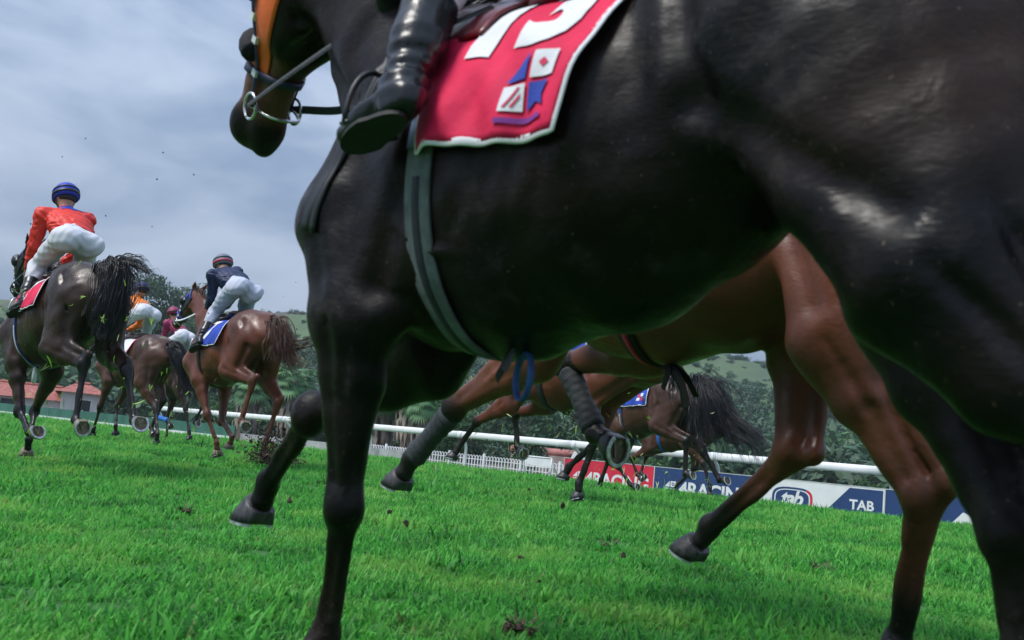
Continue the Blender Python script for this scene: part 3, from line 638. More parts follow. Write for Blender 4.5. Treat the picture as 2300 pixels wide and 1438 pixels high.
# ---- trees one can tell apart
put_tree('gum_tree', 'tall grey green gum tree rising above the hill behind the riders', 'grey', 1, -29.5, 84, -.2, .80, .3, 16.5, 5.6, 17000, .20, 34, low=True, droop=.8)
put_tree('gum_tree', 'second grey green gum tree, lower and left of the tall one', 'grey', 2, -33.0, 86, -.2, .70, 1.9, 15.2, 5.4, 15000, .20, 32, low=True, droop=.8)
put_tree('gum_tree', 'third gum tree with rounded crown at the right of the tall gum', 'grey', 3, -25.2, 85, -.2, .68, 4.0, 15.5, 5.2, 15000, .20, 32, low=True, droop=.8)
rg = np.random.default_rng(21)
k = 0
for s0 in np.arange(-62, 22, 2.35):
    for row in range(2):
        t = 30 + row * 9 + rg.uniform(-1.5, 3.5); s = s0 + rg.uniform(-1, 1); p = track(s, t)
        if p[1] < 8: continue
        vis = p[0] / p[1]
        if vis < -.60 or vis > .62: continue
        if -.58 < vis < -.30: continue
        if row == 1 and vis > .11: continue
        if row == 0 and -.27 < vis < -.05: continue
        sc = rg.uniform(.42, .70) * (1.0 + .45 * row) * (.36 if vis > .11 else 1.0) * (1.15 if -.25 < vis < .12 else 1.0)
        kd = ('dark', 'mid', 'grey', 'dark')[rg.integers(4)]
        put_tree('thicket_tree', {'dark': 'dark green bushy tree in the thicket beyond the rail', 'mid': 'mid green bushy tree in the thicket beyond the rail', 'grey': 'grey green bushy tree in the thicket beyond the rail'}[kd], kd, 10 + int(rg.integers(3)), *p[:2], -.1, sc, rg.random() * 6, 4.2, 2.0, 2400, .15, 16, group={'dark': 'dark trees of the thicket', 'mid': 'mid green trees of the thicket', 'grey': 'grey trees of the thicket'}[kd], low=True)
        k += 1
# ---- palms with skirts of dead fronds
def palm(label, x, y, h, rz, seed, lean=0.0):
    t = empty('palm_tree', (x, y, -.1)); t.rotation_euler.z = rz; tag(t, label, 'palm tree', 'palms beyond the rail')
    rg = np.random.default_rng(seed); top = np.array([lean, 0, h]); b = MB(); P = catmull([(0, 0, 0), (lean * .3, 0, h * .5), top], 12)
    b.tube(P, np.linspace(.30, .20, 12), 12); b.build('trunk', bark, t, smooth=True)
    for fr in range(30):
        a = fr * 2.399; up_ = 1.15 - 1.75 * (fr / 29) ; L = rg.uniform(.78, 1.08); d = np.array([math.cos(a), math.sin(a), 0])
        b = MB(); st = [top + d * q * L * .62 * math.cos(up_ * (1 - .35 * q)) + np.array([0, 0, q * L * .62 * math.sin(up_) - .16 * q * q]) for q in np.linspace(0, 1, 5)]
        b.tube(st, .016, 4); tip = st[-1]; ax = norm(st[-1] - st[-2]); sd_ = norm(np.cross(ax, (0, 0, 1))); un = np.cross(sd_, ax)
        for j in range(15):                                    # fan of leaflets
            th = (j - 7) * .19; v = ax * math.cos(th) + sd_ * math.sin(th); e = tip + v * L * .70 * (1 - .25 * abs(th) / 1.4) + np.array([0, 0, -.12 - .10 * rg.random()]) ; m_ = tip + v * L * .36 + un * .02
            w = sd_ * math.cos(th) - ax * math.sin(th)
            b.add([tip, m_ - w * .05, e, m_ + w * .05], [(0, 1, 2, 3)])
        b.build('frond', LEAF['palm'][fr % 2], t)
    V, F = [], []
    for j in range(190):                                       # dead fronds hanging round the trunk
        a = rg.random() * 6.28; z0 = h * rg.uniform(.48, .97); r0 = .22; r1 = rg.uniform(.32, .62); ln = rg.uniform(.7, 1.3); d = np.array([math.cos(a), math.sin(a), 0]); s_ = np.array([-d[1], d[0], 0]); c0 = np.array([lean * z0 / h, 0, z0])
        o = len(V); w = rg.uniform(.05, .11); V += [c0 + d * r0, c0 + d * r1 - s_ * w + np.array([0, 0, -ln * .45]), c0 + d * r1 * .9 + np.array([0, 0, -ln]), c0 + d * r1 + s_ * w + np.array([0, 0, -ln * .45])]; F.append((o, o + 1, o + 2, o + 3))
    link_mesh('dead_fronds', np_mesh('dead_fronds', V, F, smooth=False), LEAF['thatch'][0], t)
for lab, u, Y, h, sd_ in (('palm tree with a full fan crown at the left of the group', -.2135, 42, 2.9, 1), ('palm tree with the highest crown of the group, under the black horse\'s chest', -.094, 39, 2.9, 2), ('palm tree with a lower crown at the right of the highest palm', -.076, 37.5, 2.45, 3), ('slender palm between the leftmost and the highest palm', -.123, 40, 2.5, 4), ('young palm low beneath the two tall palms', -.26, 45, 2.6, 5)):
    palm(lab, u * Y, Y, h, sd_ * 1.3, sd_, .1 * (sd_ - 3))

# ---- running rail
white = mat('white plastic', (.78, .80, .82), .42, .06, 3, bump=.05, bscale=20)
rail = empty('running_rail', track(-20, 23)); tag(rail, 'long white running rail on posts round the outside of the track', 'rail'); rail['category'] = 'rail'
ro = np.array(rail.location)
def local(p): return np.array(p, float) - ro
RB = -.03
for i, s0 in enumerate(np.arange(-38.4, 12, 4.4)):
    b = MB(); pts = [local(track(q, 23.0, RB + 1.05)) for q in np.linspace(s0 + .012, s0 + 4.388, 9)]
    b.tube(pts, .10, 14, flat=.055, up=(NRM[0], NRM[1], 0)); b.build('rail_section', white, rail, smooth=True)
    b = MB(); pts = [local(track(s0 - .0, 23.0, RB + 1.05 + dz)) for dz in (0,)]
    q0 = local(track(s0 - .09, 23, RB + 1.05)); q1 = local(track(s0 + .09, 23, RB + 1.05)); b.tube([q0, q1], .107, 14, flat=.061, up=(NRM[0], NRM[1], 0)); b.build('rail_joint', white, rail, smooth=True)
    b = MB(); pp = catmull([local(track(s0, 23.35, RB - .3)), local(track(s0, 23.34, RB + .35)), local(track(s0, 23.30, RB + .75)), local(track(s0, 23.05, RB + .97))], 12); b.tube(pp, .042, 10); b.build('post', white, rail, smooth=True)
# low green barrier with a white foot along the far turn (left)
gm = mat('green screen cloth', (.035, .14, .105), .8, .2, 1.5, bump=.2, bscale=8, stretch=(1, 1, .2)); 
fen = empty('green_barrier', track(-50, 22.6)); tag(fen, 'low dark green screen barrier with a white foot board at far left', 'barrier'); fo = np.array(fen.location)
ang = math.atan2(ALG[1], ALG[0]); RA = np.array([[math.cos(ang), -math.sin(ang), 0], [math.sin(ang), math.cos(ang), 0], [0, 0, 1]])
for s0 in np.arange(-71, -34, 3.0):
    b = MB(); b.box(np.array(track(s0 + 1.5, 22.6, .39)) - fo, (2.96, .05, .40), RA); b.build('screen_panel', gm, fen)
    b = MB(); b.box(np.array(track(s0 + 1.5, 22.58, .12)) - fo, (2.98, .07, .13), RA); b.build('foot_board', white, fen)
    b = MB(); b.tube([np.array(track(s0, 22.66, -.1)) - fo, np.array(track(s0, 22.66, .62)) - fo], .03, 8); b.build('post', white, fen)

# ---- advertising boards
navy = mat('board navy', (.018, .050, .165), .45, .08, 3); red_b = mat('board red', (.62, .020, .055), .45, .08, 3); wht_b = mat('board white', (.74, .76, .79), .45, .05, 3)
def board(label, s0, s1, base, prints):
    t = empty('advertising_board', track(s0, 22.35, -.13)); t.rotation_euler.z = ang; tag(t, label, 'advertising board', 'advertising boards along the rail'); W = s1 - s0 - .02; Hh = .70
    b = MB(); b.box((W / 2, 0, .04 + Hh / 2), (W, .035, Hh)); b.build('panel', base, t)
    b = MB()
    for c_, d_ in (((W / 2, 0, .04 + Hh + .008), (W + .02, .05, .016)), ((-.004, 0, .04 + Hh / 2), (.012, .05, Hh)), ((W + .004, 0, .04 + Hh / 2), (.012, .05, Hh))): b.box(c_, d_)
    b.build('frame', mat('board frame', (.55, .57, .6), .4, .1, 5), t)
    for q in (.25, .75):
        b = MB(); b.tube([(W * q, .04, .5), (W * q, .34, -.05)], .014, 6); b.build('prop', mat('board frame', (.55, .57, .6)), t)
    for k, (nm, V2, F2, mm, x, z, sc, lay) in enumerate(prints):
        V2 = np.asarray(V2, float) * sc; me = bpy.data.meshes.new(nm); me.from_pydata([(x + a_, -.0175 - .002 * lay, z + b_) for a_, b_ in V2], [], [tuple(f) for f in F2]); me.update(); link_mesh(nm, me, mm, t)
    return t
sq = lambda x, y, w: [(x, y), (x + w, y), (x + w, y + w), (x, y + w)]
def poly(*polys):
    V = []; F = []
    for p in polys:
        o = len(V); V += list(p); F.append(tuple(range(o, o + len(p))))
    return V, F
def emblem(x, z, sc, mm, under):
    a = .46; out = [('emblem', *poly([(0, .54), (a, .54), (a, 1)], sq(.54, .54, a), sq(0, 0, a), [(.54, 0), (1, 0), (.86, .23), (1, a), (.54, a)]), mm, x, z, sc, 1)]
    ci = [(.77 + .13 * math.cos(q), .77 + .13 * math.sin(q)) for q in np.linspace(0, 6.28, 16, endpoint=False)]
    out.append(('emblem_mark', *poly(ci, [(.08, .06), (.16, .06), (.40, .40), (.32, .40)], [(.08, .22), (.16, .22), (.28, .40), (.20, .40)], [(.22, .06), (.30, .06), (.40, .20), (.40, .30)]), under, x, z, sc, 2))
    ci = [(.77 + .06 * math.cos(q), .77 + .06 * math.sin(q)) for q in np.linspace(0, 6.28, 12, endpoint=False)]
    out.append(('emblem_dot', *poly(ci), mm, x, z, sc, 3)); return out
Vt, Ft = text2d('4RACING', 1.0, off=.028, font_space=.96); tw = Vt[:, 0].max()
for lab, s0, s1, base, off_ in (('red advertising board with white RACING lettering and square emblem', -16.2, -13.3, red_b, 0), ('navy blue advertising board with white 4RACING lettering and square emblem', -13.3, -10.35, navy, 0)):
    board(lab, s0, s1, base, emblem(.32, .10, .32, wht_b, base) + [('lettering', Vt, Ft, wht_b, .74, .085, 2.0 / tw, 1)])
# the oval emblem board
def oval(cx_, cz, rx, ry, a0=0, a1=2 * PI, n=40, p=.62):
    return [(cx_ + rx * np.sign(math.cos(q)) * abs(math.cos(q)) ** p, cz + ry * np.sign(math.sin(q)) * abs(math.sin(q)) ** p) for q in np.linspace(a0, a1, n)]
def band(cx_, cz, rx, ry, rx2, ry2, a0, a1, n=30, p=.62):
    A = oval(cx_, cz, rx, ry, a0, a1, n, p); B = oval(cx_, cz, rx2, ry2, a0, a1, n, p); return A + B, [(i, i + 1, n + i + 1, n + i) for i in range(n - 1)]
Vb, Fb = text2d('tab', 1.0, off=.035, shear=.25, font_space=.9); bw = Vb[:, 0].max()
VT, FT = text2d('TAB', 1.0, off=.03); 
red_p = mat('print red', (.62, .02, .05), .45, .05)
board('white advertising board with navy oval tab emblem and navy corner', -10.35, -7.40, wht_b, [
    ('emblem_ring', *band(.80, .29, .50, .29, .44, .245, .95, 5.2), navy, 0, 0, 1, 1), ('emblem_arc', *band(.80, .29, .50, .29, .44, .245, -.95, .93), red_p, 0, 0, 1, 1),
    ('emblem_plate', *poly(oval(.80, .29, .41, .222)[:-1]), navy, 0, 0, 1, 1), ('lettering', Vb, Fb, wht_b, .52, .175, .56 / bw, 2),
    ('corner_panel', *poly([(1.55, .06), (2.90, .06), (2.90, .70), (2.15, .70)]), navy, 0, 0, 1, 1), ('lettering', VT, FT, wht_b, 2.16, .235, .30, 2)])
board('navy advertising board with white diagonal corner, rightmost of the row', -7.40, -4.45, navy, [('corner_panel', *poly([(1.30, .06), (1.75, .06), (1.95, .30), (1.62, .42)]), wht_b, 0, 0, 1, 1), ('lettering', VT, FT, wht_b, .35, .235, .30, 1)])
board('white advertising board with navy diagonal, partly beyond the right edge', -4.45, -1.5, wht_b, [('corner_panel', *poly([(.0, .06), (.9, .06), (.4, .60), (.0, .60)]), navy, 0, 0, 1, 1)])

# ---- white bits and pieces beyond the rail
hf = empty('hoop_fence', track(-22, 23.9, 0)); hf.rotation_euler.z = ang; tag(hf, 'low white hooped garden fence running below the rail', 'fence')
for k in range(10):
    x0 = -6 + k * 1.5
    b = MB()
    for q in np.arange(x0 + .06, x0 + 1.5, .125):
        b.tube([(q - .05, 0, -.05)] + [(q + .05 * -math.cos(w), 0, .36 + .06 * math.sin(w)) for w in np.linspace(0, PI, 7)] + [(q + .05, 0, -.05)], .0125, 5)
    b.tube([(x0, 0, .12), (x0 + 1.5, 0, .12)], .012, 5); b.tube([(x0, 0, .30), (x0 + 1.5, 0, .30)], .012, 5); b.build('hoop_panel', white, hf)
    b = MB(); b.box((x0, 0, .22), (.07, .06, .56)); b.build('post', white, hf)
kb = empty('concrete_kerb', track(-29, 23.7, .0)); kb.rotation_euler.z = ang; tag(kb, 'low pale concrete kerb wall at the left end of the hooped fence', 'kerb')
cm_ = mat('pale concrete', (.52, .52, .52), .85, .2, 2, bump=.3, bscale=25)
for k in range(5):
    b = MB(); b.box((k * 2.0 - 3.0, 0, .16), (1.98, .30, .34)); b.build('kerb_block', cm_, kb)
mk = empty('marker_stone', track(-18.35, 26, 0)); mk.rotation_euler.z = ang; tag(mk, 'white gabled marker plaque standing behind the rail', 'marker')
b = MB(); pf = [(-.26, 0), (.26, 0), (.26, .62), (.14, .86), (-.14, .86), (-.26, .62)]
b.add([(x, -.05, z) for x, z in pf] + [(x, .05, z) for x, z in pf], [tuple(range(6)), tuple(range(6, 12))[::-1]] + [(i, i + 6, (i + 1) % 6 + 6, (i + 1) % 6) for i in range(6)]); b.build('plaque', mat('marker white', (.66, .67, .70), .6, .1, 4), mk)
b = MB(); b.box((0, 0, -.02), (.66, .22, .12)); b.build('base', cm_, mk)
tf = empty('trestle_frame', track(-17.2, 22.5, -.02)); tf.rotation_euler.z = ang; tag(tf, 'white tube frame with a panel, left of the red board', 'frame')
b = MB()
for x in (-.5, .42): b.tube([(x, 0, 0), (x, 0, .58)], .022, 8); b.tube([(x, .4, 0), (x, .02, .56)], .018, 8)
b.tube([(-.5, 0, .58), (.42, 0, .58)], .022, 8); b.tube([(-.5, 0, .30), (.42, 0, .30)], .016, 8); b.build('tube_frame', white, tf, smooth=True)
b = MB(); b.box((-.04, .0, .45), (.86, .012, .20)); b.build('panel', wht_b, tf)
pk = mat('pink tiled ridge', (.36, .15, .14), .8, .25, 4, bump=.3, bscale=20)
pw = empty('pink_wall', track(-27, 37, 0)); pw.rotation_euler.z = ang; tag(pw, 'long low building with pink roof ridge beyond the rail', 'wall')
b = MB(); b.box((0, 0, .25), (5.8, .4, .9)); b.build('wall', mat('weathered wall', (.30, .25, .23), .9, .2, 2), pw)
b = MB(); b.tube([(-3.0, 0, .86), (3.0, 0, .86)], .18, 12); b.build('roof', pk, pw, smooth=True)

# ---- houses with red roofs, far left
def house(label, x, y, rz, w, d, h, rh):
    t = empty('house', (x, y, -.2)); t.rotation_euler.z = rz; tag(t, label, 'house')
    wm = mat('house wall', (.55, .55, .55), .85, .1, 1); b = MB(); b.box((0, 0, h / 2), (w, d, h)); b.build('wall', wm, t)
    b = MB(); o = .35; b.add([(-w / 2 - o, -d / 2 - o, h), (w / 2 + o, -d / 2 - o, h), (w / 2 + o, d / 2 + o, h), (-w / 2 - o, d / 2 + o, h), (-w / 2 + d * .35, 0, h + rh), (w / 2 - d * .35, 0, h + rh)], [(0, 1, 5, 4), (1, 2, 5), (2, 3, 4, 5), (3, 0, 4), (3, 2, 1, 0)])
    rf = b.build('roof', mat('terracotta roof', (.34, .115, .095), .85, .3, 5, bump=.5, bscale=12), t)
    b = MB(); b.tube([(-w / 2 + d * .35, 0, h + rh), (w / 2 - d * .35, 0, h + rh)], .12, 6); b.build('ridge_tiles', MATS['terracotta roof'], rf)
    for k in range(max(2, int(w / 2.6))):
        x_ = -w / 2 + 1.2 + k * 2.4
        if x_ > w / 2 - .6: break
        b = MB(); b.box((x_, -d / 2 - .0, h * .55), (1.0, .10, 1.0)); f_ = b.build('window', mat('window frame', (.6, .6, .6), .5), t)
        b = MB(); b.box((x_, -d / 2 - .055, h * .55), (.84, .02, .84)); b.build('pane', mat('dark pane', (.02, .025, .03), .1), f_)
house('long white house with a low terracotta roof at far left', -29.6, 60, .40, 7.6, 3.6, 1.25, .85)
house('small white house with a terracotta roof, right of the long house', -25.6, 60, .45, 2.2, 2.0, 1.85, .6)

# ---- the air: a thin haze over the whole valley
hb = MB(); hb.box((0, 300, 59.0), (1400, 780, 122.0)); air = mat('air', (1, 1, 1)); nt = air.node_tree; nt.nodes.clear()
vo = nt.nodes.new('ShaderNodeVolumePrincipled'); vo.inputs['Color'].default_value = (.80, .88, 1.0, 1); vo.inputs['Density'].default_value = .00055; vo.inputs['Anisotropy'].default_value = .2
no = nt.nodes.new('ShaderNodeOutputMaterial'); nt.links.new(vo.outputs[0], no.inputs['Volume'])
tag(hb.build('haze', air), 'thin bluish haze in the air over the course', kind='stuff')
# ------------------------------------------------------------------ horses
TORSO = [  # x, centre z, half height, half width
    (.63, 1.15, .17, .125), (.52, 1.17, .29, .185), (.36, 1.165, .36, .222), (.15, 1.145, .355, .258), (-.05, 1.165, .318, .272),
    (-.20, 1.213, .270, .256), (-.34, 1.285, .218, .236), (-.48, 1.335, .212, .230), (-.66, 1.275, .215, .205), (-.79, 1.235, .145, .14)]
def torso_into(F, k=.05):
    for (x0, z0, h0, w0), (x1, z1, h1, w1) in zip(TORSO[:-1], TORSO[1:]):
        F.cone((x0, 0, z0), (x1, 0, z1), (w0, h0), (w1, h1), k)
    F.cone((.52, 0, 1.50), (.18, 0, 1.465), (.055, .055), (.04, .04), .08)
    F.cone((-.40, 0, 1.515), (-.72, 0, 1.44), (.06, .05), (.05, .05), .07)
    for sd in (1, -1):
        F.ball((-.44, sd * .115, 1.385), (.27, .125, .165), .05)          # gluteals
        F.ball((-.31, sd * .205, 1.405), (.045, .03, .05), .05)           # point of hip
        F.cone((.34, sd * .10, 1.44), (.60, sd * .135, 1.10), (.055, .115), (.075, .105), .04)   # shoulder blade
        F.ball((.30, sd * .175, 1.13), (.13, .055, .17), .05)             # triceps
def head_frame(L):
    PO, MU = np.array(L['PO']), np.array(L['MU'])
    a = norm(MU - PO); l = np.array([0, 1.0, 0]); l = norm(l - a * (l @ a)); f = np.cross(a, l)
    return PO, a, l, f
def at_head(L, s, fr=0.0, lat=0.0):
    PO, a, l, f = head_frame(L)
    q = L.get('HS', 1.0); n_ = np.linalg.norm(np.array(L['MU']) - PO)
    return PO + a * (s * n_) + f * fr * q + l * lat * q

def leg_dirs(a, b):
    d = norm(np.array(b) - np.array(a)); s = np.array([0, 1.0, 0]); s = norm(s - d * (s @ d)); return d, s, np.cross(d, s)

def hoof_frame(Fp, Tp):
    w = norm(np.array(Tp) - np.array(Fp)); s = np.array([0, 1.0, 0]); s = norm(s - w * (s @ w)); u = np.cross(w, s)
    c, sn = math.cos(math.radians(51)), math.sin(math.radians(51))
    X = c * w + sn * u; Z = -sn * w + c * u
    return X, s, Z

def build_hoof(horse, Fp, Tp, hmat, sole_mat, shoe_mat, skin=None):
    X, Y, Z = hoof_frame(Fp, Tp); T = np.array(Tp, float)
    P = lambda x, y, z: T + X * x + Y * y + Z * z
    n = 28; th = np.linspace(-PI, PI, n, endpoint=False)
    def ring(cx, rx, ry, z, slope=0.0, heel=-.72):
        ct = np.maximum(np.cos(th), heel)
        return [P(cx + rx * c_, ry * math.sin(t), z + slope * (c_ - 1)) for c_, t in zip(ct, th)]
    rings = [ring(-.094, .034, .036, .078, .024), ring(-.092, .042, .043, .078, .023), ring(-.090, .046, .047, .070, .021), ring(-.074, .060, .0565, .032, .010), ring(-.0655, .0655, .063, .0, 0), ring(-.0655, .0585, .056, -.001, 0), ring(-.0655, .052, .049, .009, 0), ring(-.0655, .02, .02, .012, 0)]
    V = np.array(rings).reshape(-1, 3); F = []; mi = []
    for i in range(len(rings) - 1):
        for j in range(n):
            F.append((i * n + j, (i + 1) * n + j, (i + 1) * n + (j + 1) % n, i * n + (j + 1) % n)); mi.append(0 if i < 5 else 1)
    V = np.vstack([V, P(-.0655, 0, .012)[None], P(-.094, 0, .07)[None]]); c = len(V) - 2
    last = (len(rings) - 1) * n
    Ft = [(last + j, c, last + (j + 1) % n, last + (j + 1) % n) for j in range(n)] + [(j, (j + 1) % n, c + 1, c + 1) for j in range(n)]
    me = bpy.data.meshes.new('hoof'); me.from_pydata([tuple(v) for v in V], [], [f for f in F] + [tuple(dict.fromkeys(f)) for f in Ft]); me.update()
    me.polygons.foreach_set('use_smooth', np.ones(len(me.polygons), bool))
    me.materials.append(hmat); me.materials.append(sole_mat)
    me.polygons.foreach_set('material_index', np.array(mi + [1] * n + [0] * n, np.int32))
    h = link_mesh('hoof', me, None, horse)
    # frog
    fb = MB()
    q = [P(-.035, 0, .004), P(-.098, .026, .002), P(-.085, 0, .010), P(-.098, -.026, .002), P(-.104, .008, .006), P(-.104, -.008, .006)]
    low = [p + Z * -.006 for p in q[:2]] 
    fb.add(q + [P(-.070, 0, -.004), P(-.035, 0, .012), P(-.1, .03, .012), P(-.1, -.03, .012)], [(0, 1, 2), (0, 2, 3), (1, 4, 2), (3, 2, 5), (0, 7, 8, 1), (0, 3, 9, 7), (1, 8, 4), (3, 5, 9)])
    fb.build('frog', sole_mat, h)
    # shoe: U-shaped band
    m_ = 25; tt = np.linspace(-2.45, 2.45, m_); V = []; Fq = []
    for t in tt:
        c_, s_ = math.cos(t), math.sin(t)
        for rr, zz in ((.97, -.001), (.97, -.009), (.76, -.009), (.76, -.001)):
            V.append(P(-.0655 + .064 * rr * c_, .0625 * rr * s_, zz))
    for i in range(m_ - 1):
        for j in range(4):
            Fq.append((i * 4 + j, i * 4 + (j + 1) % 4, (i + 1) * 4 + (j + 1) % 4, (i + 1) * 4 + j))
    Fq += [(0, 3, 2, 1), tuple((m_ - 1) * 4 + j for j in range(4))]
    sb = MB(); sb.add(V, Fq); sb.build('horseshoe', shoe_mat, h)
    return h

def strands(name, paths, n, material, parent, seed=1, r=.0035, spread=(.03, .1, .12), wave=.03, steps=15, lenj=.35, bias=(0, 0, 0), mw=None, clump=7):
    """hair: many thin tapered strands following one or more control paths, gathered in locks"""
    rg = np.random.default_rng(seed); Vs = []; Fs = []; o = 0
    locks = [rg.normal(0, 1, 3) for _ in range(max(1, n // clump))]
    paths = [np.array(p, float) for p in paths]
    for i in range(n):
        p0 = paths[rg.integers(len(paths))]; lk = locks[rg.integers(len(locks))]
        off = lk * .9 + rg.normal(0, .17, 3); ln = 1 - lenj * rg.random() ** 1.4
        P = catmull(p0, 40)[:max(6, int(40 * ln))]; P = catmull(P[np.linspace(0, len(P) - 1, 8).astype(int)], steps)
        q = np.linspace(0, ln, steps)
        sp = np.interp(q, np.linspace(0, 1, len(spread)), spread)
        lr = np.random.default_rng(int(abs(lk[0]) * 1e6)); ph = lr.random(3) * 6.28 + rg.random(3) * .9; fr = 1.2 + 2.0 * lr.random(3)
        wv = np.stack([np.sin(q * fr[k] * 6.28 + ph[k]) for k in range(3)], 1) * wave * q[:, None] * (.35 + .65 * lr.random())
        P = P + off[None, :] * sp[:, None] + wv + np.array(bias) * (q ** 2)[:, None]
        rad = r * (0.55 + .9 * rg.random()) * np.clip(1.1 - q / ln, .06, 1) ** .6
        T = np.gradient(P, axis=0); T /= np.linalg.norm(T, axis=1)[:, None] + 1e-9
        S = np.cross(T, rg.normal(0, 1, 3)); S /= np.linalg.norm(S, axis=1)[:, None] + 1e-9; N = np.cross(S, T)
        R3 = [P + (S * math.cos(a) + N * math.sin(a)) * rad[:, None] for a in (0, 2.094, 4.189)]
        Vs.append(np.stack(R3, 1).reshape(-1, 3))
        b = np.arange(steps - 1) * 3
        Fs.append(np.vstack([np.stack([o + b + j, o + b + (j + 1) % 3, o + b + 3 + (j + 1) % 3, o + b + 3 + j], 1) for j in range(3)]))
        o += steps * 3
    return link_mesh(name, np_mesh(name, np.vstack(Vs), np.vstack(Fs)), material, parent, mw)

def make_horse(key, label, coat, res, hair, hoofm, tail=None, mane=True, points=1.0, sock=None, wear_bandage=(), bandm=None, sm_=3, hindpts=1.0, nose_pts=False, group='racehorses in the field'):
    root, L = HORSE_DATA[key]
    x, y, yaw, pit, zo = root
    c, s_ = math.cos(yaw), math.sin(yaw); cp, sp = math.cos(pit), math.sin(pit)
    R = np.array([[c, -s_, 0], [s_, c, 0], [0, 0, 1]]) @ np.array([[cp, 0, -sp], [0, 1, 0], [sp, 0, cp]])
    mw = Matrix(R.tolist()).to_4x4(); mw.translation = Vector((x, y, gz_raw(x, y) + zo))
    J = {k: np.array(v) for k, v in L.items() if k != 'HS'}; hq = L.get('HS', 1.0)
    allp = np.array(list(J.values()))
    lo = np.minimum(allp.min(0), (-.95, -.34, .75)) - .12; hi = np.maximum(allp.max(0), (.8, .34, 1.62)) + .14
    F = Field(lo, hi, res)
    torso_into(F)
    for sd in 'LR':
        sg = 1 if sd == 'L' else -1
        S, E, K, G, T = (J[q + sd] for q in 'SEKFT')
        # ---- fore leg
        F.cone((.42, sg * .125, 1.36), S, (.055, .13), (.085, .11), .05)
        F.cone(S, E, (.085, .12), (.07, .105), .05)
        F.cone((.26, sg * .17, 1.20), E, (.055, .13), (.06, .085), .05)
        F.cone((.60, sg * .07, 1.08), E + (.04, -sg * .03, .02), (.08, .10), (.06, .08), .06)      # breast
        d, sv, u = leg_dirs(E, K); back = -u; Ln = np.linalg.norm(K - E)
        m1 = E + d * Ln * .32
        F.cone(E, m1, (.072, .105), (.060, .084), .04); F.cone(m1, K, (.056, .076), (.033, .039), .025)
        F.cone(E + u * .03 + sv * sg * .02, E + d * Ln * .62 + u * .022, (.035, .045), (.022, .024), .018)   # extensor belly
        F.cone(E + back * .045, E + d * Ln * .6 + back * .022, (.04, .045), (.022, .024), .018)              # flexors
        F.ball(K + u * .003, (.041, .045, .056), .035); F.ball(K + back * .032 - d * .012, (.024, .018, .028), .02)
        d, sv, u = leg_dirs(K, G); back = -u; Ln = np.linalg.norm(G - K)
        F.cone(K, K + d * Ln * .28, (.036, .037), (.023, .024), .015); F.cone(K + d * Ln * .24, G, (.0225, .023), (.026, .027), .012)
        F.cone(K + back * .028 + d * .03, G + back * .026 - d * .02, .015, .016, .010)
        F.ball(G, (.031, .034, .036), .015); F.ball(G + back * .024, (.022, .022, .024), .015)
        X, Y, Z = hoof_frame(G, T); cor = T - X * .094 + Z * .066
        F.cone(G, G + (cor - G) * .6, .026, .027, .015); F.cone(G + (cor - G) * .55, cor, .027, (.036, .035), .015)
        # ---- hind leg
        H, St, O, G2, U = (J[q + sd] for q in 'HXOGU')
        F.cone(H + (.02, 0, .05), St, (.11, .19), (.075, .115), .06)
        F.cone((-.74, sg * .105, 1.27), St + (O - St) * .38, (.085, .10), (.055, .075), .06)      # hamstrings
        F.cone(H + (-.10, sg * .0, -.03), St + (O - St) * .12, (.10, .15), (.07, .11), .06)
        F.ball(St, (.07, .062, .075), .04)
        F.cone((-.28, sg * .19, 1.32), St, (.03, .07), (.05, .065), .05)                            # flank to stifle
        d, sv, u = leg_dirs(St, O); back = -u; Ln = np.linalg.norm(O - St)
        m1 = St + d * Ln * .42
        F.cone(St, m1, (.078, .118), (.066, .096), .04); F.cone(m1, O, (.060, .086), (.036, .046), .03)
        F.cone(m1 + sv * sg * .02 + u * .025, St + d * Ln * .72 + u * .015, (.03, .035), (.02, .022), .015)
        d2, sv2, u2 = leg_dirs(O, G2)
        hp = O - u2 * .060 - d2 * .062                          # point of hock
        F.cone(St + d * Ln * .36 + back * .075, hp, (.04, .045), (.014, .018), .025)
        F.ball(hp, (.023, .026, .034), .02); F.ball(O, (.040, .050, .056), .025)
        F.cone(hp, O + d2 * .10 - u2 * .026, (.020, .026), (.018, .022), .02)
        Ln = np.linalg.norm(G2 - O)
        F.cone(O, O + d2 * Ln * .3, (.033, .040), (.026, .029), .025); F.cone(O + d2 * Ln * .25, G2, (.023, .025), (.027, .028), .012)
        F.cone(O - u2 * .035 + d2 * .05, G2 - u2 * .026 - d2 * .02, .016, .017, .010)
        F.ball(G2, (.033, .036, .037), .015); F.ball(G2 - u2 * .025, (.022, .022, .024), .015)
        X, Y, Z = hoof_frame(G2, U); cor = U - X * .094 + Z * .066
        F.cone(G2, G2 + (cor - G2) * .6, .027, .028, .015); F.cone(G2 + (cor - G2) * .55, cor, .028, (.036, .035), .015)
    # ---- neck and head
    PO, a, l, f = head_frame(L)
    nb = np.array([.40, 0, 1.27]); nt = at_head(L, .10, -.075)
    mid = nb * .5 + nt * .5 + np.array([-.02, 0, .03])
    F.cone(nb, mid, (.135, .27), (.085, .175), .07); F.cone(mid, nt, (.083, .17), (.062, .125), .05)
    F.cone((.60, 0, 1.14), mid + (mid - nb) * .1 + np.array([.06, 0, -.06]), (.09, .09), (.05, .06), .06)   # windpipe
    hr = np.array([l, f, a])
    sc_ = lambda r_: tuple(x * hq for x in r_) if isinstance(r_, tuple) else r_ * hq
    HC = lambda A, B, r1, r2, k=.03, side=(0, 1, 0): F.cone(A, B, sc_(r1), sc_(r2), k, side)
    HB = lambda A, r_, k=.03, R=None: F.ball(A, sc_(r_), k, R)
    HC(at_head(L, .06, -.060), at_head(L, .36, -.072), (.072, .062), (.072, .088), .04)
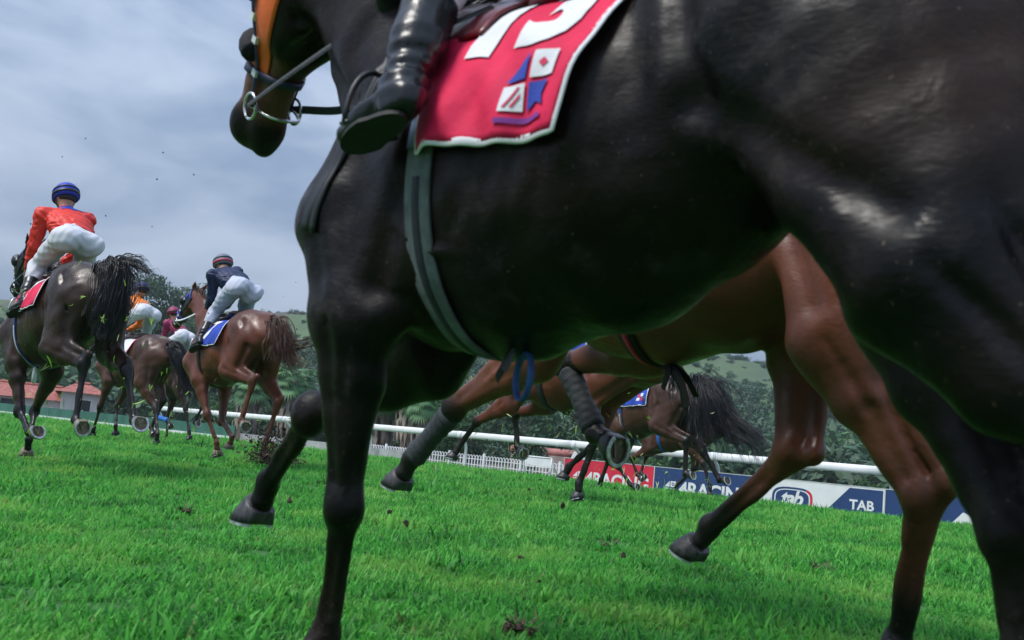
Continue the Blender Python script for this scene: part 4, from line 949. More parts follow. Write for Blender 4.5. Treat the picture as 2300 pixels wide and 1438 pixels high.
    for sg in (1, -1):
        HB(at_head(L, .30, -.105, sg * .045), (.045, .092, .115), .03, hr)     # jaw
        HB(at_head(L, .25, -.030, sg * .072), (.022, .03, .045), .025, hr)     # brow
        HC(at_head(L, .32, -.055, sg * .066), at_head(L, .55, -.06, sg * .045), .016, .010, .02)
        HB(at_head(L, .93, -.040, sg * .037), (.026, .030, .040), .018, hr)    # nostril
        e0 = at_head(L, -.01, -.015, sg * .045); ed = norm(-a * .95 + f * .15 + l * sg * .25)
        HC(e0, e0 + ed * .05, (.016, .02), (.024, .030), .015, side=f); HC(e0 + ed * .05, e0 + ed * .15, (.022, .027), (.006, .006), .01, side=f)
    HC(at_head(L, .34, -.060), at_head(L, .70, -.055), (.066, .080), (.046, .056), .04)
    HC(at_head(L, .68, -.052), at_head(L, .90, -.055), (.045, .052), (.048, .055), .03)
    HB(at_head(L, .955, -.052), (.046, .05, .045), .03, hr)
    HB(at_head(L, .94, -.105), (.032, .026, .045), .025, hr)                   # lower lip, chin
    HC(at_head(L, .45, -.125), at_head(L, .9, -.098), (.03, .03), (.026, .022), .04)
    # furrows between the muscles, cords and veins
    for sg in (1, -1):
        sd = 'L' if sg > 0 else 'R'; S, E, K, St, O = (J[q + sd] for q in 'SEKXO')
        g1 = St + (O - St) * .45; G_ = F.groove
        G_([(-.57, sg * .235, 1.42), (-.69, sg * .20, 1.14), g1 + np.array([-.05, sg * .05, .06])], .026, .019)
        G_([(-.31, sg * .235, 1.42), (-.37, sg * .245, 1.18), St + np.array([.02, sg * .07, .06])], .034, .017)
        G_([(-.23, sg * .255, 1.36), (-.25, sg * .235, 1.10)], .058, .026)
        G_([(.37, sg * .185, 1.43), (.56, sg * .215, 1.14)], .024, -.010)
        G_([(.25, sg * .235, 1.34), (.30, sg * .245, 1.08), E + np.array([-.10, sg * .05, .05])], .032, .019)
        G_([(.52, sg * .165, 1.46), (.70, sg * .13, 1.16)], .032, .016)
        G_([S + np.array([-.06, sg * .09, .03]), E + np.array([.0, sg * .09, .10])], .022, .010)
        G_([S + np.array([-.02, sg * .08, -.06]), E + np.array([.03, sg * .08, .0])], .020, .008)
        for q in range(5):
            xr = .06 - q * .065; G_([(xr, sg * .27, 1.36), (xr + .03, sg * .285, 1.16), (xr + .09, sg * .25, .95)], .017, .0035)
        G_([(-.20, sg * .235, .95), (.02, sg * .25, .925), (.20, sg * .235, .955), (.32, sg * .225, 1.02)], .012, -.009)
        G_([(-.22, sg * .26, 1.0), (.16, sg * .265, .93)], .035, .007)
        d, sv, u = leg_dirs(E, K); Ln = np.linalg.norm(K - E)
        G_([E + d * .02 + sv * sg * .07 + u * .012, E + d * Ln * .45 + sv * sg * .058 + u * .008, E + d * Ln * .85 + sv * sg * .038], .015, .011)
        G_([E + d * .05 + sv * sg * .06 - u * .045, E + d * Ln * .7 + sv * sg * .045 - u * .02], .011, .006)
        G_([E - d * .02 + sv * sg * .05 + u * .06, E + d * Ln * .6 + sv * sg * .035 + u * .04], .008, -.008)
        d, sv, u = leg_dirs(St, O); Ln = np.linalg.norm(O - St)
        G_([St + d * .03 + sv * sg * .075 - u * .01, St + d * Ln * .5 + sv * sg * .062 - u * .012, St + d * Ln * .9 + sv * sg * .03], .016, .012)
        G_([St + d * Ln * .45 + sv * sg * .045 - u * .06, St + d * Ln * .92 + sv * sg * .012 - u * .04], .016, .012)
        G_([St + d * Ln * .15 + sv * sg * .06 + u * .05, St + d * Ln * .75 + sv * sg * .035 + u * .045], .009, -.008)
        for A_, B_ in ((K, J['F' + sd]), (O, J['G' + sd])):
            d, sv, u = leg_dirs(A_, B_); Ln = np.linalg.norm(B_ - A_)
            for q in (1, -1):
                G_([A_ + d * Ln * .22 + sv * q * .024 - u * .014, A_ + d * Ln * .82 + sv * q * .022 - u * .014], .010, .009)
            G_([A_ + d * .045 + u * .04, A_ + d * .06 + u * .04 + sv * .02], .016, .006)
            F.cone(B_ - u * .034 + d * .012, B_ - u * .046 + d * .036, .012, .005, .012)          # fetlock tuft
        G_([(.56, sg * .115, 1.25), (nb + mid) / 2 + np.array([.10, sg * .085, -.10]), at_head(L, .30, -.16, sg * .05)], .024, .012)
    G_([(-.45, 0, 1.585), (-.62, 0, 1.53), (-.80, 0, 1.43)], .022, .012)
    F.ripple(.0028, hash_(key), 9, .09, .24)
    V, Q = F.mesh(sm_)
    # dark points below knee and hock, on the muzzle
    pm = np.zeros(len(V))
    def seg_t(A, B):
        A = np.array(A); B = np.array(B); d = B - A; t = np.clip(((V - A) @ d) / (d @ d), 0, 1)
        return t, np.linalg.norm(V - A - t[:, None] * d, axis=1)
    if points > 0:
        for sd in 'LR':
            for A, B, C, D_, ra in (('E', 'K', 'F', 'T', .085), ('X', 'O', 'G', 'U', .09)):
                wgt = hindpts if A == 'X' else 1.0
                t, dd = seg_t(J[A + sd], J[B + sd]); pm = np.maximum(pm, wgt * sstep(.74, 1.02, t) * (dd < ra))
                t, dd = seg_t(J[B + sd], J[C + sd]); pm = np.maximum(pm, np.clip(wgt + (1 - wgt) * sstep(.35, .8, t), 0, 1) * (dd < .075) * (t > 0))
                t, dd = seg_t(J[C + sd], J[D_ + sd]); pm = np.maximum(pm, 1.0 * (dd < .07))
        pm *= points
    hs = ((V - PO) @ a) / .60; nearhead = np.linalg.norm(V - at_head(L, .5, -.05), axis=1) < .40
    hf = (V - at_head(L, 0, -.05)) @ f
    pm = np.maximum(pm, nearhead * (sstep(.56, .62, hs) * sstep(.99, .90, hs) * sstep(-.16, -.10, hf) if nose_pts else sstep(.74, .92, hs) * .85))
    if nose_pts: pm = np.maximum(pm, .13 * sstep(-.50, -.85, V[:, 0] + .12 * np.sin(V[:, 2] * 9 + V[:, 1] * 6)) * sstep(.95, 1.15, V[:, 2]))
    me = np_mesh('horse', V, Q)
    at = me.attributes.new('points', 'FLOAT', 'POINT'); at.data.foreach_set('value', pm.astype(np.float32))
    horse = link_mesh('horse', me, coat, None, mw)
    tag(horse, label, 'horse', group)
    for q, r_ in (('F', 'T'), ('G', 'U')):
        for sd in 'LR':
            build_hoof(horse, J[q + sd], J[r_ + sd], hoofm, mat('hoof sole', (.16, .13, .09), .8, .35, 40, bump=.4), mat('worn aluminium shoe', (.50, .53, .56), .42, .35, 60, metal=.6, bump=.3))
    for sg in (1, -1):
        eb = bmesh.new(); bmesh.ops.create_uvsphere(eb, u_segments=12, v_segments=8, radius=.021)
        em = bpy.data.meshes.new('eye'); eb.to_mesh(em); eb.free()
        eo = link_mesh('eye', em, mat('horse eye', (.012, .007, .004), .08, .1), horse); eo.location = at_head(L, .27, -.045, sg * .073)
    if tail:
        for i, tl in enumerate(tail):
            strands('tail', tl['paths'], tl.get('n', 160), hair, horse, seed=hash_(key) + i, r=tl.get('r', .004), spread=tl.get('spread', (.025, .08, .10)), wave=tl.get('wave', .03), lenj=tl.get('lenj', .4))
    if mane:
        c0 = at_head(L, .02, .005); cr = [c0]
        for q in np.linspace(.12, 1, 6):
            b = nt * (1 - q) + nb * q + np.array([-.02, 0, .03]) * math.sin(q * PI)
            nd = norm(nt - nb); upn = np.array([-nd[2], 0, nd[0]]); h_ = F.march(b, upn, .5); cr.append(b + upn * (h_ - .005))
        cr = np.array(cr); fall = mane if isinstance(mane, dict) else {}
        paths = []
        for q in np.linspace(0, 1, 26):
            p0 = catmull(cr, 26)[int(q * 25)]
            out = np.array([-.10, fall.get('side', -.075), .02]) * fall.get('len', 1)
            paths.append([p0, p0 + out * .5 + np.array([0, 0, .02]), p0 + out + np.array([-.02, 0, -.03]) , p0 + out * 1.3 + np.array([-.05, 0, -.10])])
        strands('mane', paths, 240, hair, horse, seed=hash_(key) + 50, r=.0028, spread=(.006, .012, .02), wave=.012, steps=8, lenj=.5)
    for leg in wear_bandage:
        A, B = (J['K' + leg[-1]], J['F' + leg[-1]]) if leg[0] == 'F' else (J['O' + leg[-1]], J['G' + leg[-1]])
        d, sv, u = leg_dirs(A, B); Ln = np.linalg.norm(B - A); b = MB(); V = []; n = 20; m_ = 46
        for i in range(m_):
            q = i / (m_ - 1); o = A + d * Ln * (.10 + .83 * q) - u * .008
            rr = .044 + .004 * math.cos(q * PI * 2) + .0022 * (((q * 9) % 1.0) - .5) + (.004 if q < .04 or q > .96 else 0) * -1
            for j in range(n):
                th = 2 * PI * j / n + .15 * q; w_ = rr + .0015 * math.sin(5 * th + q * 40)
                V.append(o + sv * math.cos(th) * w_ * .86 + u * math.sin(th) * w_ * 1.05)
        Fq = [(i * n + j, (i + 1) * n + j, (i + 1) * n + (j + 1) % n, i * n + (j + 1) % n) for i in range(m_ - 1) for j in range(n)]
        Fq += [tuple(range(n)), tuple((m_ - 1) * n + j for j in range(n))[::-1]]
        b.add(V, Fq); b.build('leg_bandage', bandm, horse, smooth=True)
    return dict(o=horse, mw=mw, L=L, F=F, J=J, R=R)
def hash_(k): return sum(ord(c) * (i + 3) for i, c in enumerate(k))

TF = Field((-1.0, -.42, .70), (.85, .42, 1.66), .02)   # a plain trunk, for laying tack on
torso_into(TF)

# ------------------------------------------------------------------ tack
class Cloth:
    """a cloth laid over the back: (s, v) -> point, s from front edge to rear edge (0..1), v = distance down from the spine"""
    def __init__(c, front, rear, drop, off=.014, flare=0.0, seed=0):
        c.front, c.rear, c.drop = front, rear, drop
        xs = np.linspace(-.85, .62, 74); th = np.linspace(0, 2.2, 120)
        zc = np.interp(xs, [t[0] for t in TORSO[::-1]], [t[1] for t in TORSO[::-1]])
        O = np.stack([xs, 0 * xs, zc], 1)[:, None, :]; D = np.stack([0 * th, np.sin(th), np.cos(th)], 1)[None]
        r = TF.march(np.broadcast_to(O, (74, 120, 3)), np.broadcast_to(D, (74, 120, 3)), .6) + off
        P = O + D * r[..., None]
        arc = np.concatenate([np.zeros((74, 1)), np.cumsum(np.linalg.norm(np.diff(P, axis=1), axis=2), 1)], 1)
        c.vs = np.linspace(0, .85, 90)
        c.tab = np.stack([np.stack([np.interp(c.vs, arc[i], P[i, :, k]) for k in range(3)], 1) for i in range(74)]); c.xs = xs
        c.flare = flare; rg = np.random.default_rng(seed); c.ph = rg.random(6) * 6.28
    def at(c, s, v, lift=0.0):
        s = np.asarray(s, float); v = np.asarray(v, float); av = np.abs(v)
        x = c.front(av) + (c.rear(av) - c.front(av)) * s
        i = np.clip((x - c.xs[0]) / (c.xs[1] - c.xs[0]), 0, len(c.xs) - 1.001); j = np.clip(av / (c.vs[1] - c.vs[0]), 0, len(c.vs) - 1.001)
        i0 = i.astype(int); j0 = j.astype(int); fi = (i - i0)[..., None]; fj = (j - j0)[..., None]; t = c.tab
        P = t[i0, j0] * (1 - fi) * (1 - fj) + t[i0 + 1, j0] * fi * (1 - fj) + t[i0, j0 + 1] * (1 - fi) * fj + t[i0 + 1, j0 + 1] * fi * fj
        g = (av / c.drop) ** 2
        out = lift + g * (c.flare * (1 + .0 * s) + .010 * np.sin(x * 21 + av * 9 + c.ph[0]) + .007 * np.sin(x * 38 - av * 14 + c.ph[1])) + .004 * np.sin(x * 55 + av * 31 + c.ph[2]) * g + .0045 * np.sin(x * 34 + av * 26 + 2 * np.sin(av * 9 + c.ph[3])) * g ** .4 + .0025 * np.sin(x * 71 - av * 33 + c.ph[4]) * g ** .3
        ang = np.clip(av / .42, 0, 1) * 1.35
        P = P + np.stack([0 * av, np.sin(ang) * out, np.cos(ang) * out], -1)
        P[..., 1] *= np.where(v < 0, -1, 1)
        return P
    def at_x(c, x, v, lift=0.0):
        av = np.abs(v); return c.at(np.clip((x - c.front(av)) / (c.rear(av) - c.front(av)), 0, 1), v, lift)
    def sheet(c, s0, s1, v0, v1, ns, nv, lift=0.0):
        S, W = np.meshgrid(np.linspace(s0, s1, ns), np.linspace(v0, v1, nv), indexing='ij')
        P = c.at(S, W, lift).reshape(-1, 3)
        Fq = [(i * nv + j, (i + 1) * nv + j, (i + 1) * nv + j + 1, i * nv + j + 1) for i in range(ns - 1) for j in range(nv - 1)]
        return P, Fq
    def edge(c, lift=.0, wid=.0085, thick=.003, n=60):
        """piped border all round both sides"""
        b = MB()
        for sg in (1, -1):
            D = c.drop
            pts = [(0, v) for v in np.linspace(.0, D, 30)] + [(s, D) for s in np.linspace(0.02, .98, 40)] + [(1, v) for v in np.linspace(D, 0, 30)]
            P = np.array([c.at(np.array(s), np.array(sg * v), lift) for s, v in pts])
            nrm = np.array([norm((0, p[1], p[2] - 1.16)) for p in P])
            b.tube(P, wid, n=8, flat=thick, up=nrm)
        return b
    def prt(c, V2, F2, s0, v0, ws, wv, lift, material, name, parent, rot=0.0):
        """flat print: 2-D art (x along the cloth to the rear seen from the left, y up) laid on the left side"""
        V2 = np.asarray(V2, float); cr, sr = math.cos(rot), math.sin(rot)
        xx = V2[:, 0] * cr - V2[:, 1] * sr; yy = V2[:, 0] * sr + V2[:, 1] * cr
        P = c.at(s0 + xx * ws, v0 - yy * wv, lift)
        me = bpy.data.meshes.new(name); me.from_pydata([tuple(p) for p in P], [], [tuple(f) for f in F2]); me.update()
        return link_mesh(name, me, material, parent)

def ring_strap(F, c, e1, e2, wid, thick, off=.004, a0=0, a1=2 * PI, n=60, far=.5, w_end=None, lat_dir=None, jit=0.0):
    """a strap lying round a body: centre c, plane e1/e2, returns verts, faces"""
    th = np.linspace(a0, a1, n); e1 = norm(e1); e2 = norm(e2); nn = norm(np.cross(e1, e2))
    D = np.cos(th)[:, None] * e1 + np.sin(th)[:, None] * e2
    V = []
    for sgn in (-1, 1):
        O = np.array(c) + nn * sgn * wid / 2
        r = F.march(np.broadcast_to(O, (n, 3)), D, far)
        for o in (off - .003, off + thick):
            V.append(O + D * (r + o)[:, None])
    V = np.stack([V[0], V[1], V[3], V[2]], 1).reshape(-1, 3)
    Fq = [(i * 4 + j, i * 4 + (j + 1) % 4, (i + 1) * 4 + (j + 1) % 4, (i + 1) * 4 + j) for i in range(n - 1) for j in range(4)]
    Fq += [(0, 3, 2, 1), tuple((n - 1) * 4 + j for j in range(4))]
    return V, Fq

def make_saddle(H, label, cloth, cloth_m, trim_m, girth_m, gx=.25, girth_w=.075, prints=None, girth_edge=None, knot=None, stirrup=None, seat_m=None):
    t = empty('racing_saddle', mw=H['mw']); tag(t, label, 'saddle', 'racing saddles and number cloths')
    P, Fq = cloth.sheet(0, 1, -cloth.drop, cloth.drop, 44, 70)
    b = MB(); b.add(P, Fq); co = b.build('saddle_cloth', cloth_m, t, smooth=True)
    sm = co.modifiers.new('thickness', 'SOLIDIFY'); sm.thickness = .006; sm.offset = 0
    cloth.edge().build('cloth_border', trim_m, co, smooth=True)
    if prints: prints(cloth, co)
    V, Fq = ring_strap(TF, (gx, 0, 1.15), (0, 0, 1), (0, 1, 0), girth_w, .007, .004, .9, 2 * PI - .9, 80, .6)
    b = MB(); b.add(V, Fq); g = b.build('girth', girth_m, t, smooth=True)
    if girth_edge:
        V, Fq = ring_strap(TF, (gx, 0, 1.15), (0, 0, 1), (0, 1, 0), girth_w * .30, .0085, .005, 1.75, 2 * PI - 1.75, 60, .6)
        b = MB(); b.add(V, Fq); b.build('girth_stripe', girth_edge, g, smooth=True)
    # small racing saddle: seat and flaps
    F2 = Field((-.3, -.34, 1.2), (.5, .34, 1.75), .014)
    F2.cone((.24, 0, 1.53), (.10, 0, 1.51), (.10, .035), (.13, .03), .03); F2.cone((.10, 0, 1.51), (-.12, 0, 1.55), (.13, .028), (.12, .03), .03)
    F2.ball((.26, 0, 1.565), (.05, .06, .05), .04); F2.ball((-.13, 0, 1.56), (.05, .12, .03), .04)
    V, Q = F2.mesh(2); link_mesh('seat', np_mesh('seat', V, Q), seat_m or mat('saddle leather', (.03, .02, .018), .4, .2, 20), t)
    for sg in (1, -1):
        pts = [(.24, .12), (.05, .14), (.07, .30), (.14, .36), (.24, .34), (.30, .24)]
        fb = MB(); P0 = [cloth.at(np.array(0.), np.array(0.))] 
        c2 = Cloth(lambda v: .34 - .1 * v, lambda v: .10 + .1 * v, .40, off=.026)
        P, Fq = c2.sheet(.05, .95, sg * .09, sg * .29, 12, 12); fb.add(P, Fq)
        o = fb.build('saddle_flap', seat_m or MATS['saddle leather'], t, smooth=True); sm = o.modifiers.new('thickness', 'SOLIDIFY'); sm.thickness = .006
    return t

def make_stirrups(t, JL, leather_m, iron_m, sides='LR'):
    for sd in sides:
        N, T = np.array(JL['N' + sd]), np.array(JL['T' + sd]); sg = 1 if sd == 'L' else -1
        d = norm(T - N); ball = N + d * .11 + np.array([0, 0, -.045]); top = np.array([.20, sg * .15, 1.50])
        b = MB(); eye = ball + np.array([0, 0, .125])
        b.tube(catmull([top, top * .5 + eye * .5 + np.array([0, sg * .02, 0]), eye], 10), .012, 6, flat=.003, up=(0, sg, .2)); b.build('stirrup_leather', leather_m, t)
        b = MB(); s_ = norm(np.cross(d, (0, 0, 1)))
        arc = [ball + s_ * .058 * math.cos(a) + np.array([0, 0, .12]) * max(0, math.sin(a)) ** .8 + d * 0 for a in np.linspace(-.0, PI, 18)]
        b.tube(arc, .006, 8); b.tube([ball - s_ * .06, ball + s_ * .06], .018, 8, flat=.005, up=(0, 0, 1)); b.build('stirrup_iron', iron_m, t, smooth=True)

def make_bridle(H, label, strap_m, ring_m, rein_m, hands, hood_m=None, cup_m=None, fit_m=None, noseband_m=None, rein_r=.011, roll_m=None, earcov=None, visor=None, hoods=(.03, .60)):
    L, F = H['L'], H['F']; PO, a, l, f = head_frame(L)
    t = empty('bridle', mw=H['mw']); tag(t, label, 'bridle', 'bridles')
    hc = lambda s: at_head(L, s, -.065)
    if hood_m:
        ns, nt_ = 40, 64; V = []
        for i in range(ns):
            s = hoods[0] + (hoods[1] - hoods[0]) * i / (ns - 1)
            th = np.linspace(-2.6, 2.6, nt_); D = np.cos(th)[:, None] * f + np.sin(th)[:, None] * l
            O = hc(s); r = np.minimum(F.march(np.broadcast_to(O, (nt_, 3)), D, .30), .155 * L.get('HS', 1)); V.append(O + D * (r + .006)[:, None])
        V = np.array(V); W = V.copy()
        for _ in range(2): V[:, 1:-1] = V[:, 1:-1] * .5 + .25 * (V[:, 2:] + V[:, :-2]); V[1:-1] = V[1:-1] * .5 + .25 * (V[2:] + V[:-2])
        keep = lambda i, j: 3 <= j < nt_ - 4
        Fq = [(i * nt_ + j, (i + 1) * nt_ + j, (i + 1) * nt_ + j + 1, i * nt_ + j + 1) for i in range(ns - 1) for j in range(nt_ - 1) if keep(i, j)]
        b = MB(); b.add(V.reshape(-1, 3), Fq); o = b.build('blinker_hood', hood_m, t, smooth=True); sm = o.modifiers.new('thickness', 'SOLIDIFY'); sm.thickness = .004
    if cup_m:
        for sg in (1, -1):
            c_ = at_head(L, .30, -.028, sg * .078); bm = bmesh.new(); bmesh.ops.create_uvsphere(bm, u_segments=20, v_segments=12, radius=1)
            cut = [v for v in bm.verts if v.co.z > .35]; bmesh.ops.delete(bm, geom=cut, context='VERTS')
            ax = norm(l * sg * .9 + f * .15 - a * .0); fwd = norm(a * .6 + f * .5 + l * sg * .1)
            Zx = norm(fwd - ax * 0); Xx = norm(np.cross(Zx, ax)); Yx = np.cross(Zx, Xx)
            for v in bm.verts:
                p = c_ + Xx * v.co.x * .060 + Yx * v.co.y * .048 + Zx * v.co.z * .055 + l * sg * .012; v.co = Vector(p)
            me = bpy.data.meshes.new('blinker_cup'); bm.to_mesh(me); bm.free(); me.polygons.foreach_set('use_smooth', np.ones(len(me.polygons), bool))
            o = link_mesh('blinker_cup', me, cup_m, t); sm = o.modifiers.new('thickness', 'SOLIDIFY'); sm.thickness = .005
    def ring(nm, s, wid, th0=0, th1=2 * PI, mm=strap_m, off=.008, tilt=0.0, thick=.005, par=t):
        e1 = norm(f + a * tilt); V, Fq = ring_strap(F, hc(s), e1, l, wid, thick, off, th0, th1, 50, .22)
        b = MB(); b.add(V, Fq); return b.build(nm, mm, par, smooth=True)
    ring('noseband', .66, .024, mm=noseband_m or strap_m, tilt=.15)
    if roll_m:
        b = MB(); th = np.linspace(-1.5, 1.5, 22); D = np.cos(th)[:, None] * f + np.sin(th)[:, None] * l; O = np.broadcast_to(hc(.585), (22, 3)); r_ = F.march(O, D, .22)
        b.tube(O + D * (r_ + .014)[:, None], .030 * np.clip(1.15 - np.abs(th) * .3, .6, 1) * L.get('HS', 1), 12); b.build('shadow_roll', roll_m, t, smooth=True)
    ring('browband', .14, .018, -1.5, 1.5)
    ring('headpiece', .04, .022, -2.2, 2.2, tilt=-.3)
    bit = {}
    for sg in (1, -1):
        P = []
        for s in np.linspace(.08, .80, 16):
            D = norm(l * sg + f * (.25 - .9 * (s - .1))); O = hc(s); r = float(F.march(O, D, .2)); P.append(O + D * (r + .012))
        b = MB(); nrm = np.array([norm(p - hc(.45)) for p in P]); b.tube(P, .010, 6, flat=.003, up=nrm); ck = b.build('cheekpiece', strap_m, t)
        if fit_m:
            for q in (3, 7, 9, 12):
                fb = MB(); fb.box(P[q], (.024, .012, .02), np.stack([norm(np.cross(l, a)), l, a], 1)); fb.build('buckle', fit_m, ck)
        bc = P[-1] + l * sg * .006 - f * .004; bit[sg] = bc
        b = MB(); b.tube([bc + a * .038 * math.cos(x) + f * .038 * math.sin(x) - f * .01 for x in np.linspace(0, 2 * PI, 25)], .005, 8); b.build('bit_ring', ring_m, t, smooth=True)
        hd = hands[0 if sg > 0 else 1]
        pts = [bc, bc * .55 + hd * .45 + np.array([0, sg * .05, -.05]), hd]
        ctr = catmull(pts, 24); b = MB(); b.tube(ctr, rein_r, 6, flat=.004, up=(0, sg * 1.0, .3)); b.build('rein', rein_m, t)
    b = MB(); b.tube([bit[1], at_head(L, .84, -.075), bit[-1]], .007, 8); b.build('bit', ring_m, t, smooth=True)
    b = MB(); b.tube(catmull([bit[1], at_head(L, .78, -.16, .03), at_head(L, .78, -.16, -.03), bit[-1]], 20), .005, 6); b.build('chin_strap', ring_m, t, smooth=True)
    return t
# ------------------------------------------------------------------ riders
def field_around(pts, pad, h):
    pts = np.array(pts); return Field(pts.min(0) - pad, pts.max(0) + pad, h)
def project_print(F, V2, F2, org, right, up, n, lift=.003):
    right, up, n = norm(right), norm(up), norm(n)
    V2 = np.asarray(V2, float); O = np.array(org) + V2[:, :1] * right + V2[:, 1:2] * up + n * .16
    d = F.march(O, np.broadcast_to(-n, O.shape), .32, 120, inward=True)
    return O - n * (d - lift)[:, None]
def make_rider(key, H, label, silk_m, breech_m, cap_m, band_m, res=.011, decals=None, body_only=False, cap_stripe=None, goggles_m=None, sleeve_m=None):
    J = {k: np.array(v) for k, v in JOCKEY_DATA[key].items()}
    t_mw = H['mw']
    PE, CH, HD = J['PE'], J['CH'], J['HD']
    sp = norm(CH - PE); lat = norm(J['SL'] - J['SR']); lat = norm(lat - sp * (lat @ sp)); bk = np.cross(sp, lat); bk = bk if bk[2] > 0 else -bk
    hp = norm(J['HL'] - J['HR'])
    skin = mat('rider skin', (.36, .19, .125), .55, .1, 20)
    boot = mat('black boot leather', (.006, .007, .010), .27, .3, 18, bump=.2, bscale=40, coat=.12, spec=.4)
    # body: one continuous figure under the clothes
    pts = list(J.values()); B = field_around(pts, .2, res)
    B.cone(PE, CH, (.10, .07), (.13, .08), .05, side=lat)
    B.cone(CH, HD, .05, .05, .03)
    fwd = norm(np.array([.93, 0, -.25]) - 0 * sp); upn = norm(np.array([.25, 0, .95])); hl = np.cross(upn, fwd)
    HR = np.array([fwd, hl, upn])
    B.ball(HD, (.088, .072, .105), .03, HR); B.ball(HD + fwd * .045 - upn * .055, (.05, .052, .055), .03, HR)
    B.cone(HD + fwd * .085 + upn * .005, HD + fwd * .102 - upn * .03, .010, .015, .012)      # nose
    B.cone(HD + fwd * .085 - upn * .062 + hl * .018, HD + fwd * .085 - upn * .062 - hl * .018, .008, .008, .008)
    for sg in (1, -1):
        B.ball(HD + hl * sg * .074 - upn * .01, (.018, .008, .026), .008, HR)
    for sd in 'LR':
        S, A, W = J['S' + sd], J['A' + sd], J['W' + sd]; sg = 1 if sd == 'L' else -1
        B.cone(CH, S, .06, .05, .04); B.cone(S, A, .042, .034, .03); B.cone(A, W, .034, .025, .02)
        d = norm(W - A); pal = W + norm(d + np.array([.5, 0, -.1])) * .045; dd = norm(d * .5 + np.array([1, -sg * .15, -.05])); k_ = norm(np.array([.1, -sg * .35, .95])); k_ = norm(k_ - dd * (k_ @ dd)); inn = np.cross(k_, dd) * sg
        if inn[1] * sg > 0: inn = -inn
        B.cone(W, pal + dd * .02, (.026, .020), (.018, .036), .015, side=inn)
        for i, (o, ln) in enumerate(((1.5, .9), (.5, 1.0), (-.5, .95), (-1.5, .78))):
            b0 = pal + dd * .035 + k_ * .019 * o; b1 = b0 + dd * .026 * ln + inn * .012; b2 = b1 - dd * .004 + inn * .026 * ln; b3 = b2 - dd * .024 * ln
            for u_, v_, r_ in ((b0, b1, .0095), (b1, b2, .009), (b2, b3, .0085)): B.cone(u_, v_, r_, r_ * .95, .004)
        t0 = pal + k_ * .032 - dd * .01; t1 = t0 + dd * .03 + k_ * .006 + inn * .012; t2 = t1 + dd * .022 + inn * .016 - k_ * .006
        B.cone(t0, t1, .012, .0105, .008); B.cone(t1, t2, .0105, .009, .004)
        Hh, K, N, T = J['H' + sd], J['K' + sd], J['N' + sd], J['T' + sd]
        B.cone(PE, Hh, .07, .055, .04); B.cone(Hh, K, .055, .045, .03); B.cone(K, N, .045, .028, .02); B.cone(N, T, .026, .022, .02)
    V, Q = B.mesh(1)
    me = np_mesh('person', V, Q); person = link_mesh('person', me, skin, None, t_mw)
    tag(person, label, 'person', 'jockeys')
    # silks
    ap = [J[k] for k in ('PE', 'CH', 'SL', 'SR', 'AL', 'AR', 'WL', 'WR')]; F = field_around(ap, .17, res)
    w0 = PE + sp * .10
    F.cone(w0, PE + sp * .24, (.142, .098), (.158, .108), .04, side=lat); F.cone(PE + sp * .24, CH - sp * .02 , (.16, .11), (.165, .105), .04, side=lat)
    F.cone(CH, CH + norm(HD - CH) * .10, (.075, .07), (.06, .06), .04)
    F.ball(PE + sp * .30 + bk * .035, (.15, .06, .14), .05, np.array([lat, bk, sp]))
    for sd in 'LR':
        S, A, W = J['S' + sd], J['A' + sd], J['W' + sd]
        F.cone(CH, S, (.085), (.068), .04); F.cone(S, S + (A - S) * .6, .066, .054, .03); F.cone(S + (A - S) * .55, A, .055, .05, .02); F.cone(A, A + (W - A) * .55, .05, .043, .02); F.cone(A + (W - A) * .5, W - norm(W - A) * .015, .043, .031, .02)
    F.cut(PE + sp * .085, -sp)
    # wrinkles
    ax = [F.lo[k] + F.h * np.arange(F.n[k]) for k in range(3)]
    gx, gy, gzz = np.meshgrid(*ax, indexing='ij')
    F.d += (.0036 * np.sin(gx * 60 + gzz * 38 + 6 * np.sin(gy * 14 + 3 * np.sin(gzz * 11))) + .0022 * np.sin(gx * 25 - gzz * 95 + gy * 44 + 4 * np.sin(gx * 17)) + .0012 * np.sin(gy * 120 + 7 * np.sin(gzz * 21 + gx * 13))).astype(np.float32)
    FS = F; V, Q = F.mesh(1)
    sh = link_mesh('silks', np_mesh('silks', V, Q), silk_m, person)
    # breeches
    ap = [J[k] for k in ('PE', 'HL', 'HR', 'KL', 'KR')] + [J['K' + s] * .4 + J['N' + s] * .6 for s in 'LR']; F = field_around(ap, .2, res)
    F.cone(PE + sp * .155, PE, (.135, .093), (.150, .105), .05, side=hp); F.cut(PE + sp * .150, sp)
    for sd in 'LR':
        Hh, K, N = J['H' + sd], J['K' + sd], J['N' + sd]; sg = 1 if sd == 'L' else -1
        F.ball(Hh - sp * .07 + bk * .018 + hp * sg * .0, (.098, .105, .11), .035, np.array([hp, bk, sp]))     # buttock
        F.cone(Hh - sp * .02, Hh + (K - Hh) * .5, .097, .084, .04); F.cone(Hh + (K - Hh) * .5, K, .083, .064, .03); F.ball(K, .062, .02)
        F.cone(K, K + (N - K) * .30, .062, .058, .03); F.cone(K + (N - K) * .2 + norm(Hh - N) * .01, K + (N - K) * .56, .060, .050, .03)
    ax = [F.lo[k] + F.h * np.arange(F.n[k]) for k in range(3)]
    gx, gy, gzz = np.meshgrid(*ax, indexing='ij')
    F.d += (.0024 * np.sin(gx * 45 - gzz * 70 + 5 * np.sin(gy * 17)) + .0016 * np.sin(gx * 90 + gzz * 40 + gy * 60)).astype(np.float32)
    V, Q = F.mesh(1); br = link_mesh('breeches', np_mesh('breeches', V, Q), breech_m, person)
    FB = F
